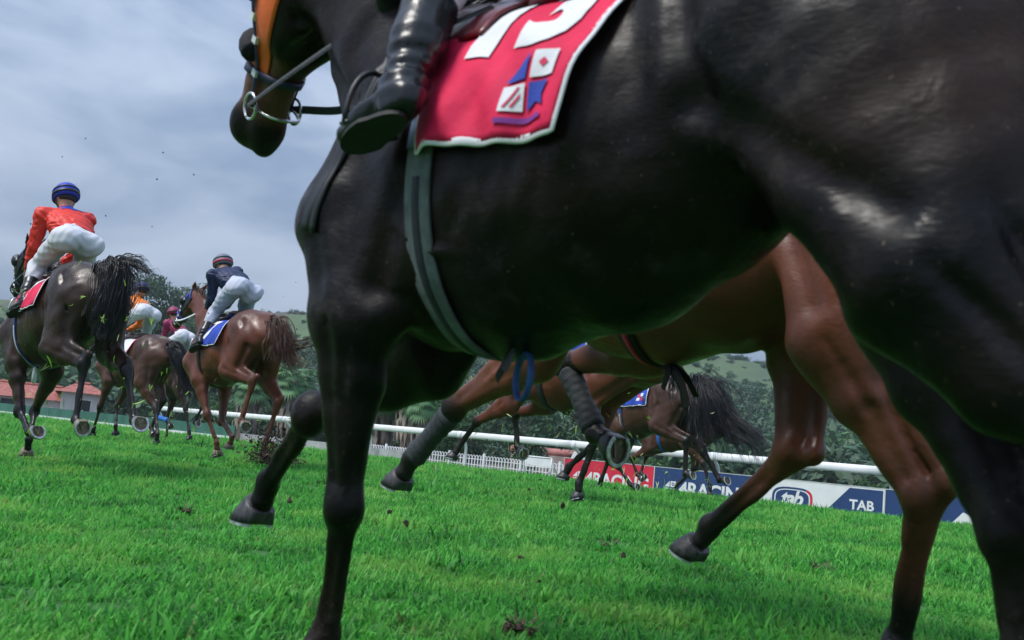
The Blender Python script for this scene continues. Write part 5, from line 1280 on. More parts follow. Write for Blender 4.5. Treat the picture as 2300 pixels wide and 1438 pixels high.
    for sd in 'LR':
        K, N, T = J['K' + sd], J['N' + sd], J['T' + sd]; sg = 1 if sd == 'L' else -1
        F = field_around([K * .5 + N * .5, N, T], .14, .0085)
        d = norm(T - N); dn = norm(N - K); sole = norm(np.cross(np.cross(d, dn), d)); sole = sole if sole[2] < 0 else -sole; fs = norm(np.cross(d, sole))
        F.cone(K + (N - K) * .42, K + (N - K) * .70, (.060, .062), (.053, .056), .03); F.cone(K + (N - K) * .68, N, (.052, .055), (.039, .043), .03)
        F.cone(N + sole * .01 - d * .015, N + sole * .045 + d * .10, (.040, .036), (.042, .034), .03, side=fs)
        F.cone(N + sole * .045 + d * .08, N + sole * .052 + d * .165, (.043, .032), (.034, .022), .02, side=fs)
        F.cone(N + sole * .04 - d * .035, N + sole * .05 - d * .0, (.034, .038), (.036, .036), .02, side=fs)
        ax = [F.lo[k] + F.h * np.arange(F.n[k]) for k in range(3)]
        gx, gy, gzz = np.meshgrid(*ax, indexing='ij')
        wr = np.exp(-(((gx - N[0]) ** 2 + (gy - N[1]) ** 2 + (gzz - N[2] - .03) ** 2) / .006))
        F.d += (.006 * np.sin(((gx - N[0]) * dn[0] + (gzz - N[2]) * dn[2]) * 170 + gy * 20) * wr).astype(np.float32)
        F.cut(K + (N - K) * .415, -dn); F.cut(N + sole * .074, sole)
        V, Q = F.mesh(1); bo = link_mesh('boot', np_mesh('boot', V, Q), boot, person)
        sb = MB(); n = 24; o0 = N + sole * .074 + d * .062
        pr = [o0 + d * .108 * math.cos(q) * (1 if math.cos(q) > 0 else .93) + fs * math.sin(q) * (.040 if math.cos(q) > 0 else .034) for q in np.linspace(0, 2 * PI, n, endpoint=False)]
        sb.add(pr + [p + sole * .010 for p in pr], [(i, (i + 1) % n, n + (i + 1) % n, n + i) for i in range(n)] + [tuple(range(n))[::-1], tuple(range(n, 2 * n))])
        sb.build('boot_sole', mat('rubber sole', (.012, .014, .013), .7, .2, 30), bo)
    # skull cap
    F = field_around([HD], .2, .0085)
    F.ball(HD + upn * .022, (.124, .106, .112), .02, HR); F.cut(HD - upn * .022 - fwd * .0, -upn)
    F.cone(HD + fwd * .10 + upn * .012 + hl * .05, HD + fwd * .10 + upn * .012 - hl * .05, (.05, .008), (.05, .008), .02, side=fwd)
    V, Q = F.mesh(2); hm = link_mesh('helmet', np_mesh('helmet', V, Q), cap_m, person)
    for nm, o1, hgt, mm in ((('helmet_band', .012, .022, band_m),) + ((('helmet_stripe', .055, .014, cap_stripe),) if cap_stripe else ())):
        V, Fq = ring_strap(F, HD + upn * o1, fwd, hl, hgt, .004, .002, 0, 2 * PI, 40, .2); b = MB(); b.add(V, Fq); b.build(nm, mm, hm, smooth=True)
    if goggles_m:
        b = MB(); gp = [HD + fwd * math.cos(q) * .122 + hl * math.sin(q) * .10 - upn * .0 for q in np.linspace(-1.1, 1.1, 14)]
        b.tube(gp, .026, 8, flat=.012, up=np.array([norm(p - HD) for p in gp])); b.build('goggles', goggles_m, person, smooth=True)
    # chin strap / hair at the nape
    b = MB(); b.tube([HD + hl * math.sin(q) * .077 - upn * (.03 + .085 * max(0, math.cos(q))) + fwd * .03 for q in np.linspace(-1.7, 1.7, 16)], .009, 6, flat=.003, up=np.array([(0, math.sin(q), math.cos(q) * .3 + .01) for q in np.linspace(-1.7, 1.7, 16)])); b.build('chin_strap', mat('black webbing', (.012, .012, .014), .7), person)
    F = field_around([HD], .16, .011); F.ball(HD - fwd * .028 - upn * .028, (.066, .070, .05), .02, HR); V, Q = F.mesh(1); link_mesh('hair', np_mesh('hair', V, Q), mat('dark hair', (.012, .009, .008), .6), person)
    if decals: decals(dict(J=J, PE=PE, sp=sp, hp=hp, bk=bk, lat=lat, CH=CH, breech=br, silks=sh, FB=FB, FS=FS))
    return dict(o=person, J=J, hands=(J['WL'] + np.array([.06, 0, 0]), J['WR'] + np.array([.06, 0, 0])))
# ================================================================== HORSES, TACK, RIDERS
hoof_dark = mat('hoof horn dark', (.034, .034, .038), .45, .65, 22, bump=.25, bscale=60, stretch=(3, 3, .4))
hoof_pale = mat('hoof horn pale', (.20, .165, .12), .45, .35, 30, bump=.25, bscale=60, stretch=(3, 3, .4))
hair_black = mat('black hair', (.008, .010, .014), .34, .6, 30, spec=.5)
hair_red = mat('chestnut hair', (.115, .048, .026), .42, .5, 30, col2=(.05, .022, .014))
c_black = coat_mat('coat black', (.0115, .0065, .0058), (.12, .058, .033), (.0020, .0020, .0024), rough=.38, wet=.0, blotch=.22, spec=.21)
c_bay = coat_mat('coat bay', (.190, .064, .036), (.009, .007, .007), (.110, .036, .020), rough=.42, wet=.06)
c_redbay = coat_mat('coat red bay', (.145, .042, .022), (.008, .007, .007), (.080, .023, .013), rough=.40, wet=.08)
c_darkbay = coat_mat('coat dark bay', (.085, .038, .027), (.010, .008, .008), (.050, .023, .017), rough=.38, wet=.12)
c_brown = coat_mat('coat brown', (.042, .018, .012), (.004, .004, .006), (.018, .009, .006), rough=.34, wet=.10, spec=.30)
c_midbay = coat_mat('coat mid bay', (.105, .040, .025), (.014, .009, .008), (.045, .018, .012), rough=.38, wet=.10)
c_chest = coat_mat('coat chestnut', (.160, .045, .024), (.090, .032, .020), (.085, .025, .014), rough=.37, wet=.12)
c_dust = coat_mat('coat dusty brown', (.060, .028, .020), (.012, .010, .010), (.035, .017, .012), rough=.45)
band_m = mat('bandage grey black', (.030, .036, .044), .72, .25, 30, bump=.3, bscale=120)
band_blue = mat('bandage blue', (.02, .16, .55), .7, .2, 30)

H1 = make_horse('H1', 'black racehorse filling the right foreground, red number 13 cloth', c_black, .0085, hair_black, hoof_dark, sm_=1, points=0, nose_pts=True,
    tail=[dict(paths=[[(-.80, 0, 1.41), (-1.0, 0, 1.40), (-1.25, .03, 1.15), (-1.45, .05, .80)]], n=220, spread=(.025, .06, .09))])
H2 = make_horse('H2', 'bay racehorse half hidden behind the black one, dark bandages on its forelegs', c_bay, .0090, hair_black, hoof_dark, sm_=1, hindpts=.25,
    tail=[dict(paths=[[(-.80, 0, 1.42), (-.98, -.03, 1.42), (-1.15, -.08, 1.15), (-1.25, -.10, .85)]], n=150, spread=(.025, .05, .07))], wear_bandage=('FL', 'FR'), bandm=band_m)
H3 = make_horse('H3', 'red bay racehorse seen beneath the bay one\'s folded foreleg', c_redbay, .014, hair_black, hoof_dark,
    tail=[dict(paths=[[(-.80, 0, 1.42), (-.92, 0, 1.40), (-1.02, 0, 1.15), (-1.05, 0, .95)]], n=120, spread=(.02, .04, .05))])
H4 = make_horse('H4', 'dark bay racehorse with a huge streaming black tail, blue cloth', c_darkbay, .015, hair_black, hoof_dark,
    tail=[dict(paths=[[(-.80, 0, 1.40), (-.92, .02, 1.40), (-1.02, .06, 1.05), (-1.05, .08, .66)], [(-.80, 0, 1.40), (-.96, .0, 1.38), (-1.16, .0, 1.0), (-1.25, .0, .62)], [(-.80, 0, 1.40), (-.87, .03, 1.33), (-.91, .08, 1.0), (-.92, .10, .72)]], n=1250, r=.0040, spread=(.04, .10, .11), wave=.04),
          dict(paths=[[(-.80, 0, 1.40), (-1.0, -.02, 1.30), (-1.3, -.05, .92), (-1.60, -.08, .70), (-1.70, -.06, .52)]], n=420, r=.0038, spread=(.03, .08, .10), wave=.06)])
H5 = make_horse('H5', 'farthest bay racehorse, partly behind the one with the streaming tail', c_midbay, .018, hair_black, hoof_dark,
    tail=[dict(paths=[[(-.80, 0, 1.42), (-.95, 0, 1.38), (-1.15, 0, 1.1), (-1.3, 0, .8)]], n=110, r=.005)])
H6 = make_horse('H6', 'dark brown racehorse at far left under the rider in orange red', c_brown, .0135, hair_black, hoof_pale,
    tail=[dict(paths=[[(-.78, 0, 1.42), (-.88, -.04, 1.47), (-.95, -.07, 1.36), (-.96, -.06, 1.12), (-.92, -.01, .92)], [(-.78, 0, 1.42), (-.87, .0, 1.45), (-.94, .02, 1.28), (-.95, .04, 1.05), (-.91, .06, .93)]], n=950, r=.0030, spread=(.03, .050, .052, .04), wave=.035),
          dict(paths=[[(-.78, 0, 1.43), (-.93, -.08, 1.52), (-1.06, -.16, 1.48), (-1.13, -.22, 1.38)]], n=130, r=.0022, spread=(.02, .03, .045), wave=.04)])
H7 = make_horse('H7', 'bay racehorse galloping behind the dark brown one, rider in orange', c_midbay, .016, hair_black, hoof_dark,
    tail=[dict(paths=[[(-.80, 0, 1.40), (-.93, -.02, 1.38), (-1.08, -.10, 1.12), (-1.22, -.2, .80), (-1.3, -.25, .62)]], n=520, r=.0036, spread=(.03, .07, .10), wave=.05)])
H8 = make_horse('H8', 'bright chestnut racehorse under the rider in navy', c_chest, .0145, hair_red, hoof_pale, points=.55,
    tail=[dict(paths=[[(-.79, 0, 1.41), (-.90, 0, 1.39), (-.99, .02, 1.18), (-1.0, .04, .98)], [(-.79, 0, 1.41), (-.92, -.02, 1.38), (-1.03, -.05, 1.15), (-1.10, -.10, .98), (-1.24, -.16, .95)]], n=560, r=.0030, spread=(.03, .05, .06), wave=.03),
          dict(paths=[[(-.84, -.02, 1.28), (-1.0, -.06, 1.16), (-1.22, -.18, 1.20), (-1.36, -.24, 1.24)]], n=70, r=.003, spread=(.02, .04, .05), wave=.04)], mane=dict(side=.07, len=.9))
H9 = make_horse('H9', 'dusty brown racehorse farthest ahead, one blue leg bandage', c_dust, .018, hair_black, hoof_dark,
    tail=[dict(paths=[[(-.80, 0, 1.40), (-.95, 0, 1.36), (-1.1, -.05, 1.0), (-1.2, -.1, .75)]], n=130, r=.005, spread=(.03, .07, .09))], wear_bandage=('FL',), bandm=band_blue)

cl_red = mat('cloth red', (.69, .006, .070), .8, .12, 6, bump=.35, bscale=25)
cl_blue = mat('cloth blue', (.012, .055, .42), .8, .15, 6, bump=.25, bscale=300)
cl_white = mat('cloth white', (.72, .73, .77), .85, .06, 6, bump=.2, bscale=300)
pr_blue = mat('print blue', (.02, .05, .36), .8, .1, 20); pr_red = mat('print pink red', (.60, .03, .10), .8, .1, 20); pr_violet = mat('print violet', (.20, .03, .26), .8, .2, 40)
girth_w = mat('girth webbing pale', (.125, .150, .155), .8, .25, 30, bump=.3, bscale=150); girth_d = mat('girth dark', (.018, .024, .03), .7, .3, 30, bump=.2, bscale=100)
girth_b = mat('girth blue', (.03, .07, .22), .7, .2, 30); yellow = mat('yellow edging', (.55, .33, .03), .7, .2, 30); steel = mat('polished steel', (.62, .64, .66), .25, .1, 30, metal=.9)
navy_s = mat('bridle navy', (.012, .018, .06), .5, .2, 30); black_s = mat('bridle black', (.012, .014, .017), .42, .25, 30); rein_m = mat('rein rubber', (.020, .028, .034), .6, .2, 60, bump=.3, bscale=150)
blue_s = mat('bridle bright blue', (.02, .07, .45), .5, .15, 30); white_s = mat('white fittings', (.70, .74, .76), .4, .08, 30)
strap_b = mat('hanging strap blue', (.018, .07, .24), .6, .25, 30, bump=.2, bscale=100); tan = mat('tan leather', (.30, .075, .025), .5, .25, 20); wine = mat('wine leather', (.16, .012, .02), .35, .3, 18, coat=.3)

V13, F13 = text2d('13', 1.0, off=.050, cuts=3); V13 = V13 - V13.mean(0)
def prints13(cl, par):
    sgn = -1
    def art(nm, V2, F2, cx_, cz, sc, mm, lift):
        V2 = np.asarray(V2, float) * sc + np.array([cx_, cz])
        P = cl.at_x(.28 - V2[:, 0], -V2[:, 1], lift)
        me = bpy.data.meshes.new(nm); me.from_pydata([tuple(p) for p in P], [], [tuple(f) for f in F2]); me.update(); link_mesh(nm, me, mm, par)
    art('number_print', V13, F13, *NUM_POS, NUM_SC, cl_white, .007)
    ex, ez, es = EMB
    tri = grid2d([(0, .54), (.44, .54), (.44, 1)], .12); art('emblem', *tri, ex, ez, es, pr_blue, .007)
    art('emblem', *grid2d(sq(.54, .54, .46), .12), ex, ez, es, cl_white, .007); art('emblem_mark', *grid2d([(.77, .69), (.86, .77), (.77, .85), (.68, .77)], .1), ex, ez, es, pr_red, .009)
    art('emblem', *grid2d(sq(0, 0, .46), .12), ex, ez, es, cl_white, .007); art('emblem_mark', *grid2d([(.08, .06), (.14, .06), (.38, .40), (.32, .40)], .1), ex, ez, es, pr_red, .009); art('emblem_mark', *grid2d([(.22, .06), (.28, .06), (.40, .22), (.40, .30)], .1), ex, ez, es, pr_red, .009)
    art('emblem', *grid2d([(.54, 0), (.74, .12), (.94, 0), (.86, .23), (.94, .46), (.54, .46)], .12), ex, ez, es, pr_blue, .007)
    art('lettering_line', *grid2d([(-.06, -.20), (.92, -.20), (.92, -.11), (-.06, -.11)], .12), ex, ez, es, pr_violet, .007)
CLW = .58
NUM_POS, NUM_SC, EMB = (.315, -.215), .34, (.285, -.483, .112)
cloth1 = Cloth(lambda v: .30 - .12 * v, lambda v: -.24 + .20 * v, .53, seed=3, flare=.012)
S1 = make_saddle(H1, 'red saddle cloth numbered 13 with white border on the black horse', cloth1, cl_red, cl_white, girth_w, gx=.235, girth_w=.078, prints=prints13, girth_edge=mat('girth dark', (.018, .024, .03)), seat_m=wine)
cloth_plain = lambda sd, drop=.46, f0=.32, r0=-.22: Cloth(lambda v: f0 - .06 * v, lambda v: r0 + .04 * v, drop, seed=sd, flare=.012)
S2 = make_saddle(H2, 'saddle with red striped girth on the bandaged bay', cloth_plain(5), cl_blue, cl_white, mat('girth black', (.012, .012, .013), .7), gx=.20, girth_edge=pr_red)
S3 = make_saddle(H3, 'saddle with dark girth on the red bay', cloth_plain(6), cl_blue, cl_white, girth_d, gx=.27)
def small_emblem(cl, par, mm1=cl_white, mm2=pr_red, pos=(.34, -.40), sc=.10):
    ex, ez = pos
    for (x, y), mm in (((0, .54), mm2), ((.54, .54), mm1), ((0, 0), mm1), ((.54, 0), mm2)):
        V2, F2 = grid2d(sq(x, y, .44), .2); V2 = V2 * sc + np.array([ex, ez]); P = cl.at_x(.32 - V2[:, 0], -V2[:, 1], .008)
        me = bpy.data.meshes.new('emblem'); me.from_pydata([tuple(p) for p in P], [], [tuple(f) for f in F2]); me.update(); link_mesh('emblem', me, mm, par)
def number_on(cl, par, txt, pos=(.10, -.36), sc=.26, mm=cl_white):
    V2, F2 = text2d(txt, 1.0, off=.03, cuts=2); V2 = V2 * sc + np.array(pos); P = cl.at_x(.32 - V2[:, 0], -V2[:, 1], .008)
    me = bpy.data.meshes.new('number_print'); me.from_pydata([tuple(p) for p in P], [], [tuple(f) for f in F2]); me.update(); link_mesh('number_print', me, mm, par)
S4 = make_saddle(H4, 'blue saddle cloth with small square emblem, yellow edged girth', cloth_plain(7, .48), cl_blue, cl_white, girth_b, gx=.25, girth_edge=yellow, prints=lambda c, p: small_emblem(c, p, pos=(.38, -.42)))
S5 = make_saddle(H5, 'saddle with bright blue girth on the farthest bay', cloth_plain(8), cl_blue, cl_white, mat('girth bright blue', (.02, .12, .45), .7), gx=.25)
S6 = make_saddle(H6, 'red saddle cloth with white figure on the dark brown horse', cloth_plain(9, .47), cl_red, cl_white, girth_b, gx=.26, girth_edge=cl_white, prints=lambda c, p: number_on(c, p, '1', (.20, -.38), .32))
S7 = make_saddle(H7, 'white saddle cloth with red edge under the rider in orange', cloth_plain(10, .42), cl_white, cl_red, girth_d, gx=.25)
S8 = make_saddle(H8, 'bright blue saddle cloth with white figure on the chestnut', cloth_plain(11, .48), cl_blue, cl_white, girth_d, gx=.26, prints=lambda c, p: number_on(c, p, '7', (.16, -.40), .34))
S9 = make_saddle(H9, 'saddle on the dusty brown horse farthest ahead', cloth_plain(12), cl_white, cl_blue, girth_d, gx=.25)

# ---- riders
silk = lambda n, c, **k: mat(n, c, .55, .05, 5, bump=.15, bscale=40, spec=.4, **k)
breech = mat('white breeches', (.60, .615, .68), .65, .05, 6, bump=.12, bscale=45)
breech2 = mat('pale blue grey breeches', (.47, .51, .63), .65, .05, 6, bump=.12, bscale=45)
ink = mat('black print', (.015, .015, .02), .7, .1); blue_p = mat('blue print', (.02, .05, .40), .6, .1)
def text_on(F, par, txt, size, org, right, up, n, mm, off=.01):
    V2, F2 = text2d(txt, 1.0, off=off, cuts=1); V2 = (V2 - (V2.max(0) + V2.min(0)) / 2) * size; P = project_print(F, V2, F2, org, right, up, n)
    me = bpy.data.meshes.new('lettering'); me.from_pydata([tuple(p) for p in P], [], [tuple(f) for f in F2]); me.update(); link_mesh('lettering', me, mm, par)
def shape_on(F, par, pts, org, right, up, n, mm, nm='print', step=.03):
    V2, F2 = grid2d(pts, step); P = project_print(F, V2, F2, org, right, up, n)
    me = bpy.data.meshes.new(nm); me.from_pydata([tuple(p) for p in P], [], [tuple(f) for f in F2]); me.update(); link_mesh(nm, me, mm, par)
def dec6(d):
    r_ = -d['hp']; n = norm(d['bk'] - d['sp'] * .25)
    text_on(d['FB'], d['breech'], 'Calvin Habib', .030, d['PE'] + d['sp'] * .115 + d['bk'] * .06 + r_ * .03, r_, d['sp'], n, ink, .012)
    shape_on(d['FS'], d['silks'], [(-.15, .10), (-.03, .05), (-.06, .0), (.04, .05), (.15, .03), (.05, .10), (-.02, .075)], d['CH'] + d['bk'] * .05 - d['sp'] * .03, -d['lat'], d['sp'], norm(d['bk'] + d['sp'] * .3), blue_p, 'silks_star', .02)
def dec7(d):
    text_on(d['FB'], d['breech'], 'JOCKEY', .045, d['PE'] + d['sp'] * .10 + d['bk'] * .06, -d['hp'], d['sp'], norm(d['bk'] - d['sp'] * .25), ink, .02)
def dec8(d):
    r_ = -d['hp']; n = norm(d['bk'] - d['sp'] * .25)
    text_on(d['FB'], d['breech'], 'WINNING FORM', .027, d['PE'] + d['sp'] * .05 + d['bk'] * .06 + r_ * .02, r_, d['sp'], n, ink, .012)
    shape_on(d['FB'], d['breech'], [(-.055, -.012), (.055, -.012), (.055, .012), (-.055, .012)], d['PE'] + d['sp'] * .125 + d['bk'] * .06 + r_ * .02, r_, d['sp'], n, ink, 'waist_label')
R1 = make_rider('J1', H1, 'jockey on the black horse, only boot and hand in view', silk('silk black', (.02, .02, .025)), breech, cl_white, black_s, res=.010)
R6 = make_rider('J6', H6, 'jockey in orange red silks and blue cap crouched on the dark brown horse', silk('silk orange red', (.70, .034, .022)), breech, silk('cap blue', (.015, .045, .42)), black_s, res=.0095, decals=dec6, cap_stripe=navy_s, goggles_m=mat('goggles', (.05, .06, .08), .15))
R7 = make_rider('J7', H7, 'jockey in bright orange silks, half hidden behind a black tail', silk('silk orange', (.80, .21, .03)), breech, silk('cap navy', (.015, .02, .09)), black_s, res=.011, decals=dec7)
R8 = make_rider('J8', H8, 'jockey in navy silks and grey cap with a red band on the chestnut', silk('silk navy', (.010, .020, .075)), breech2, silk('cap grey', (.16, .18, .23)), silk('band red', (.42, .03, .06)), res=.0095, decals=dec8, cap_stripe=mat('cap stripe dark', (.03, .035, .05), .6))
R9 = make_rider('J9', H9, 'jockey in magenta silks behind the chestnut\'s head', silk('silk magenta', (.30, .025, .10)), breech, silk('cap magenta', (.30, .025, .10)), black_s, res=.012)
leather_d = mat('stirrup leather dark', (.02, .02, .022), .5, .2, 20)
for S_, R_ in ((S1, R1), (S6, R6), (S7, R7), (S8, R8), (S9, R9)):
    make_stirrups(S_, R_['J'], leather_d, black_s if S_ is S1 else steel)

# ---- bridles
D_H = (np.array([.45, .12, 1.55]), np.array([.45, -.12, 1.55]))
B1 = make_bridle(H1, 'navy bridle with orange hood and black blinker cups on the black horse', navy_s, steel, rein_m, R1['hands'], hood_m=silk('hood orange', (.85, .15, .02)), cup_m=mat('blinker shell', (.012, .016, .02), .45, .2, 20), fit_m=white_s, rein_r=.012, hoods=(.03, .64), roll_m=mat('black sheepskin', (.010, .012, .018), .9, .3, 60, bump=.6, bscale=120))
B2 = make_bridle(H2, 'black bridle on the bandaged bay', black_s, steel, rein_m, D_H)
B3 = make_bridle(H3, 'black bridle on the red bay', black_s, steel, rein_m, D_H)
B4 = make_bridle(H4, 'black bridle on the horse with the streaming tail', black_s, steel, rein_m, D_H)
B5 = make_bridle(H5, 'black bridle on the farthest bay', black_s, steel, rein_m, D_H)
B6 = make_bridle(H6, 'navy bridle with blinkers on the dark brown horse', navy_s, steel, navy_s, R6['hands'], hood_m=mat('hood dark', (.014, .016, .022), .7), cup_m=mat('blinker shell', (.012, .016, .02)), fit_m=white_s)
B7 = make_bridle(H7, 'black bridle on the bay behind the dark brown horse', black_s, steel, rein_m, R7['hands'])
B8 = make_bridle(H8, 'bright blue bridle with dark blinkers on the chestnut', blue_s, steel, white_s, R8['hands'], hood_m=mat('hood dark', (.014, .016, .022)), cup_m=mat('blinker shell', (.012, .016, .02)), fit_m=white_s)
B9 = make_bridle(H9, 'black bridle on the dusty brown horse', black_s, steel, rein_m, R9['hands'])
# loose girth strap ends
def loop(S_, c, r, wid, mm, sq_=1.35, tilt=.5):
    b = MB(); d = norm((1, -tilt, 0)); pts = [np.array(c) + d * r * math.sin(q) + np.array([0, 0, -r * sq_ * (1 - math.cos(q))]) for q in np.linspace(-.2, 2 * PI + .2, 34)]
    b.tube(pts, wid, 6, flat=.003, up=np.array([d * math.sin(q) + np.array([0, 0, math.cos(q)]) for q in np.linspace(-.2, 2 * PI + .2, 34)])); b.build('strap_loop', mm, S_, smooth=True)
def tails(S_, c, mm, seed=0, n=3, ln=.16):
    rg = np.random.default_rng(seed)
    for k in range(n):
        e = np.array([rg.uniform(-.14, .05), rg.uniform(-.06, .06), -ln * rg.uniform(.5, 1)]); b = MB(); b.tube(catmull([c, np.array(c) + e * .5 + np.array([-.03, .02, .01]), np.array(c) + e], 8), .014, 6, flat=.003, up=(.2, 1, .1)); b.build('strap_end', mm, S_)
loop(S1, (.10, .03, .785), .036, .008, strap_b); tails(S1, (.16, .02, .79), girth_d, 1, 2, .08)
tails(S2, (.14, .02, .79), mat('girth black', (.012, .012, .013)), 2, 4, .16)
loop(S6, (.24, .06, .79), .05, .012, white_s); tails(S6, (.22, .02, .79), mat('strap green grey', (.20, .26, .16), .7), 4, 1, .05)
tails(S3, (.22, .02, .79), girth_d, 5, 2, .06); tails(S4, (.2, .02, .79), girth_b, 6, 3, .08)

ns_ = black_s
V, Fq = ring_strap(TF, (.235, 0, 1.15), (0, 0, 1), (0, 1, 0), .082, .010, .005, .9, 1.52, 40, .6); b = MB(); b.add(V, Fq); b.build('girth_strap', mat('girth elastic blue', (.085, .14, .25), .7, .2, 30, bump=.2, bscale=120), S1, smooth=True)
for (e1, wd, mm, o_) in (((-.30, 0, 1), .034, ns_, .004), ((-.20, 0, 1), .016, black_s, .005)):
    V, Fq = ring_strap(H1['F'], (.50, 0, 1.26), e1, (0, 1, 0), wd, .005, o_, .12, 2.35, 60, .5); b = MB(); b.add(V, Fq); b.build('neck_strap', mm, S1, smooth=True)
# ================================================================== FLYING TURF
rg = np.random.default_rng(77)
bits = mat('cut grass bright', (.30, .55, .06), .5, .35, 60, trans=.25); bits2 = mat('cut grass pale', (.55, .58, .28), .6, .3, 60, trans=.2)
soil = mat('soil', (.075, .050, .036), .95, .4, 60, bump=.5, bscale=80)
def blade_mesh(i, mm):
    r_ = np.random.default_rng(300 + i); L = r_.uniform(.04, .10); c = r_.uniform(-.9, .9); V = []; 
    for q in np.linspace(-.5, .5, 6):
        w = .0046 * (1 - (2 * q) ** 2 * .8); a = c * q * 2; p = np.array([L * q, 0, L * c * q * q]); V += [p + np.array([0, -w, 0]), p + np.array([0, w, .001])]
    if i % 3 == 0:                                            # a sprig: two blades on a root
        V += [np.array(p) @ np.array([[.86, .5, 0], [-.5, .86, 0], [0, 0, 1]]) * .8 + np.array([.006, .012, 0]) for p in V]
    F = [(k, k + 2, k + 3, k + 1) for k in range(0, 10, 2)]; 
    if i % 3 == 0: F += [(k + 12, k + 14, k + 15, k + 13) for k in range(0, 10, 2)]
    me = bpy.data.meshes.new('grass_blade'); me.from_pydata([tuple(p) for p in V], [], F); me.update(); me.materials.append(mm); return me
BL = [blade_mesh(i, bits if i % 4 else bits2) for i in range(9)]
def clod_mesh(i):
    bm = bmesh.new(); bmesh.ops.create_icosphere(bm, subdivisions=2, radius=1); r_ = np.random.default_rng(400 + i); ph = r_.random(6) * 6.28
    for v in bm.verts: v.co *= .7 + .45 * math.sin(v.co.x * 3.1 + ph[0]) * math.sin(v.co.y * 3.7 + ph[1]) + .2 * math.sin(v.co.z * 7 + ph[2]); v.co.z *= .7
    me = bpy.data.meshes.new('turf_clod'); bm.to_mesh(me); bm.free(); me.materials.append(soil); return me
DB = [blade_mesh(i + 20, mat('dead grass', (.085, .080, .042), .8, .4, 60)) for i in range(5)]
CL = [clod_mesh(i) for i in range(5)]
def fling(name, me, p, s, label, cat, group):
    o = bpy.data.objects.new(name, me); COL.objects.link(o); o.location = p; o.rotation_euler = tuple(rg.uniform(0, 6.28, 3)); o.scale = (s, s, s); tag(o, label, cat, group)
# grass bits hang in the air around and behind the galloping legs
def cloud_of(H, n, x0, x1, w, z0, z1):
    M = np.array(H['mw'])
    for _ in range(n):
        q = np.array([rg.uniform(x0, x1), rg.normal(0, w), z0 + (z1 - z0) * rg.random() ** 1.5, 1]); yield (M @ q)[:3]
for H_, n, x0, x1, w, z0, z1, sc in ((H6, 60, -1.5, .6, .40, .15, 1.35, 1.0), (H8, 46, -1.5, .6, .40, .05, 1.2, 1.0), (H7, 26, -1.4, .8, .4, .1, 1.1, 1.1), (H3, 60, -.9, 1.4, .40, .1, 1.0, .9), (H4, 44, -1.4, .9, .45, .1, 1.3, 1.1), (H9, 12, -1.2, .8, .4, .1, .9, 1.2), (H5, 20, -1, .8, .4, .1, .9, 1.2)):
    for p in cloud_of(H_, n, x0, x1, w, z0, z1):
        fling('grass_blade', BL[rg.integers(9)], p, sc * rg.uniform(.7, 1.25), 'loose blade of grass kicked up and hanging in the air', 'grass blade', 'grass blades in the air')
# two larger tufts in front of the dark brown horse's quarters
for k, (q, sc) in enumerate((((-1.15, .12, 1.02), .85), ((-1.15, -.05, 1.05), .6))):
    p = (np.array(H6['mw']) @ np.array([*q, 1]))[:3]
    t = empty('turf_tuft', tuple(p)); tag(t, ('green grass sprig flying before the dark brown horse\'s hindquarters', 'small brown rooted tuft flying beside the green sprig')[k], 'turf tuft')
    for j in range(6):
        o = bpy.data.objects.new('blade', BL[j]); COL.objects.link(o); o.parent = t; o.rotation_euler = tuple(rg.uniform(0, 6.28, 3)); o.scale = (sc, sc, sc)
    o = bpy.data.objects.new('root', CL[k]); COL.objects.link(o); o.parent = t; o.scale = (.008, .008, .008)
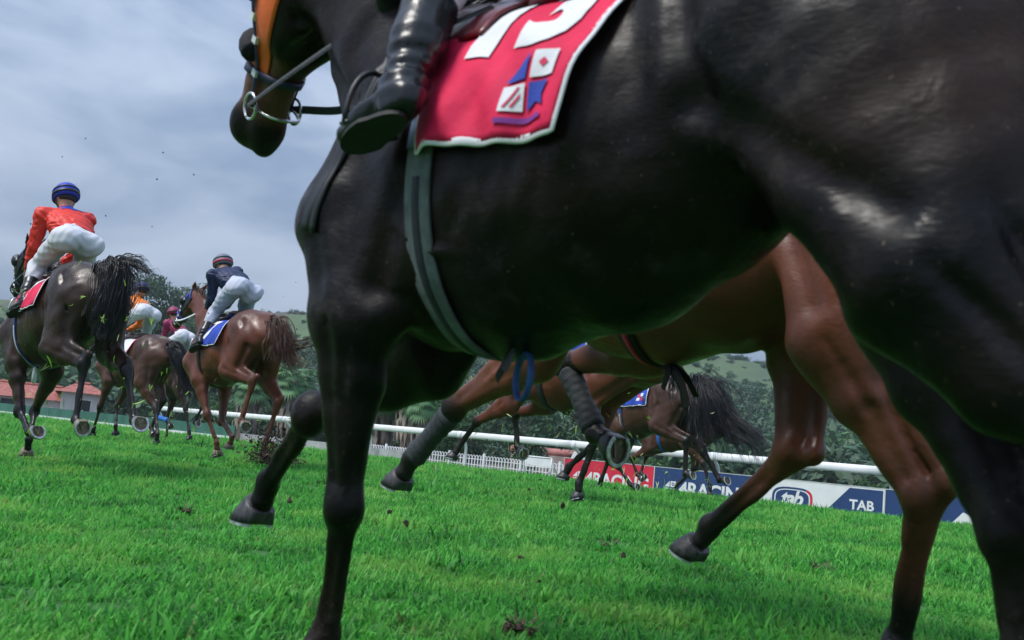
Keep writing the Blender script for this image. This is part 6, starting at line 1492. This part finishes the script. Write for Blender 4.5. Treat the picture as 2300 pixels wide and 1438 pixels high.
# clods in the air and on the turf
for H_, n, x0, x1, w, z0, z1, s0, s1 in ((H8, 44, -1.3, -.4, .3, .02, .42, .006, .022), (H6, 18, -1.8, .2, .5, .3, 2.6, .005, .011), (H8, 16, -1.6, .3, .7, .8, 2.9, .005, .013), (H2, 9, .2, 1.6, .6, .03, .3, .006, .015), (H3, 22, -.5, 1.2, .4, .0, .6, .006, .014), (H9, 8, -1, .5, .5, .6, 2.4, .007, .012)):
    for p in cloud_of(H_, n, x0, x1, w, z0, z1):
        fling('soil_clod', CL[rg.integers(5)], p, rg.uniform(s0, s1), 'crumb of dark soil thrown up by the hooves', 'soil crumb', 'soil crumbs in the air')
# spray of earth at the chestnut's hind foot: beyond counting
M8 = np.array(H8['mw']); V = []; F = []
for k in range(2600):
    q = abs(rg.normal(0, .16)); a = rg.uniform(-2.2, -.2); base = np.array([-.66 - .34 * abs(rg.normal()) * .6, -.13 + rg.normal(0, .12), -.03 + abs(rg.normal(0, .15))]); p = (M8 @ np.array([*base, 1]))[:3]
    s = rg.uniform(.002, .010) * (2.2 if rg.random() < .06 else 1); R_ = rg.normal(0, 1, (4, 3)) * s; o = len(V); V += [p + r_ for r_ in R_]; F += [(o, o + 1, o + 2), (o, o + 2, o + 3), (o, o + 3, o + 1), (o + 1, o + 3, o + 2)]
sp_ = bpy.data.meshes.new('earth_spray'); sp_.from_pydata([tuple(v) for v in V], [], F); sp_.update(); tag(link_mesh('earth_spray', sp_, soil), 'spray of loose earth behind the chestnut\'s hind hoof', 'earth spray', kind='stuff')
# divots lying in the grass
for k, (x, y, s, lab) in enumerate(((1.62, 4.9, 1.0, 'torn brown divot of turf lying in the grass right of centre'), (.12, 2.9, .9, 'dead brown tuft in the foreground grass below centre'), (-1.62, 5.3, .8, 'dark divot in the grass left of the black horse\'s lifted hoof'), (.62, 5.2, .8, 'flat dead divot in the grass under the bandaged leg'))):
    t = empty('divot', (x, y, float(gz(x, y)) + .02)); tag(t, lab, 'divot')
    for j in range(14):
        a = rg.random() * 6.28; o = bpy.data.objects.new('blade', DB[j % 5]); COL.objects.link(o); o.parent = t; o.location = (.04 * math.cos(a), .03 * math.sin(a), .015 + .02 * rg.random()); o.rotation_euler = (rg.uniform(-.6, .6), rg.uniform(-1.0, -.2), a); o.scale = (.75, .75, .75)
        if k != 4:
            pass
    for j in range(5):
        o = bpy.data.objects.new('clod', CL[j]); COL.objects.link(o); o.parent = t; o.location = (rg.normal(0, .03), rg.normal(0, .022), .012); o.scale = (.020 * s,) * 3
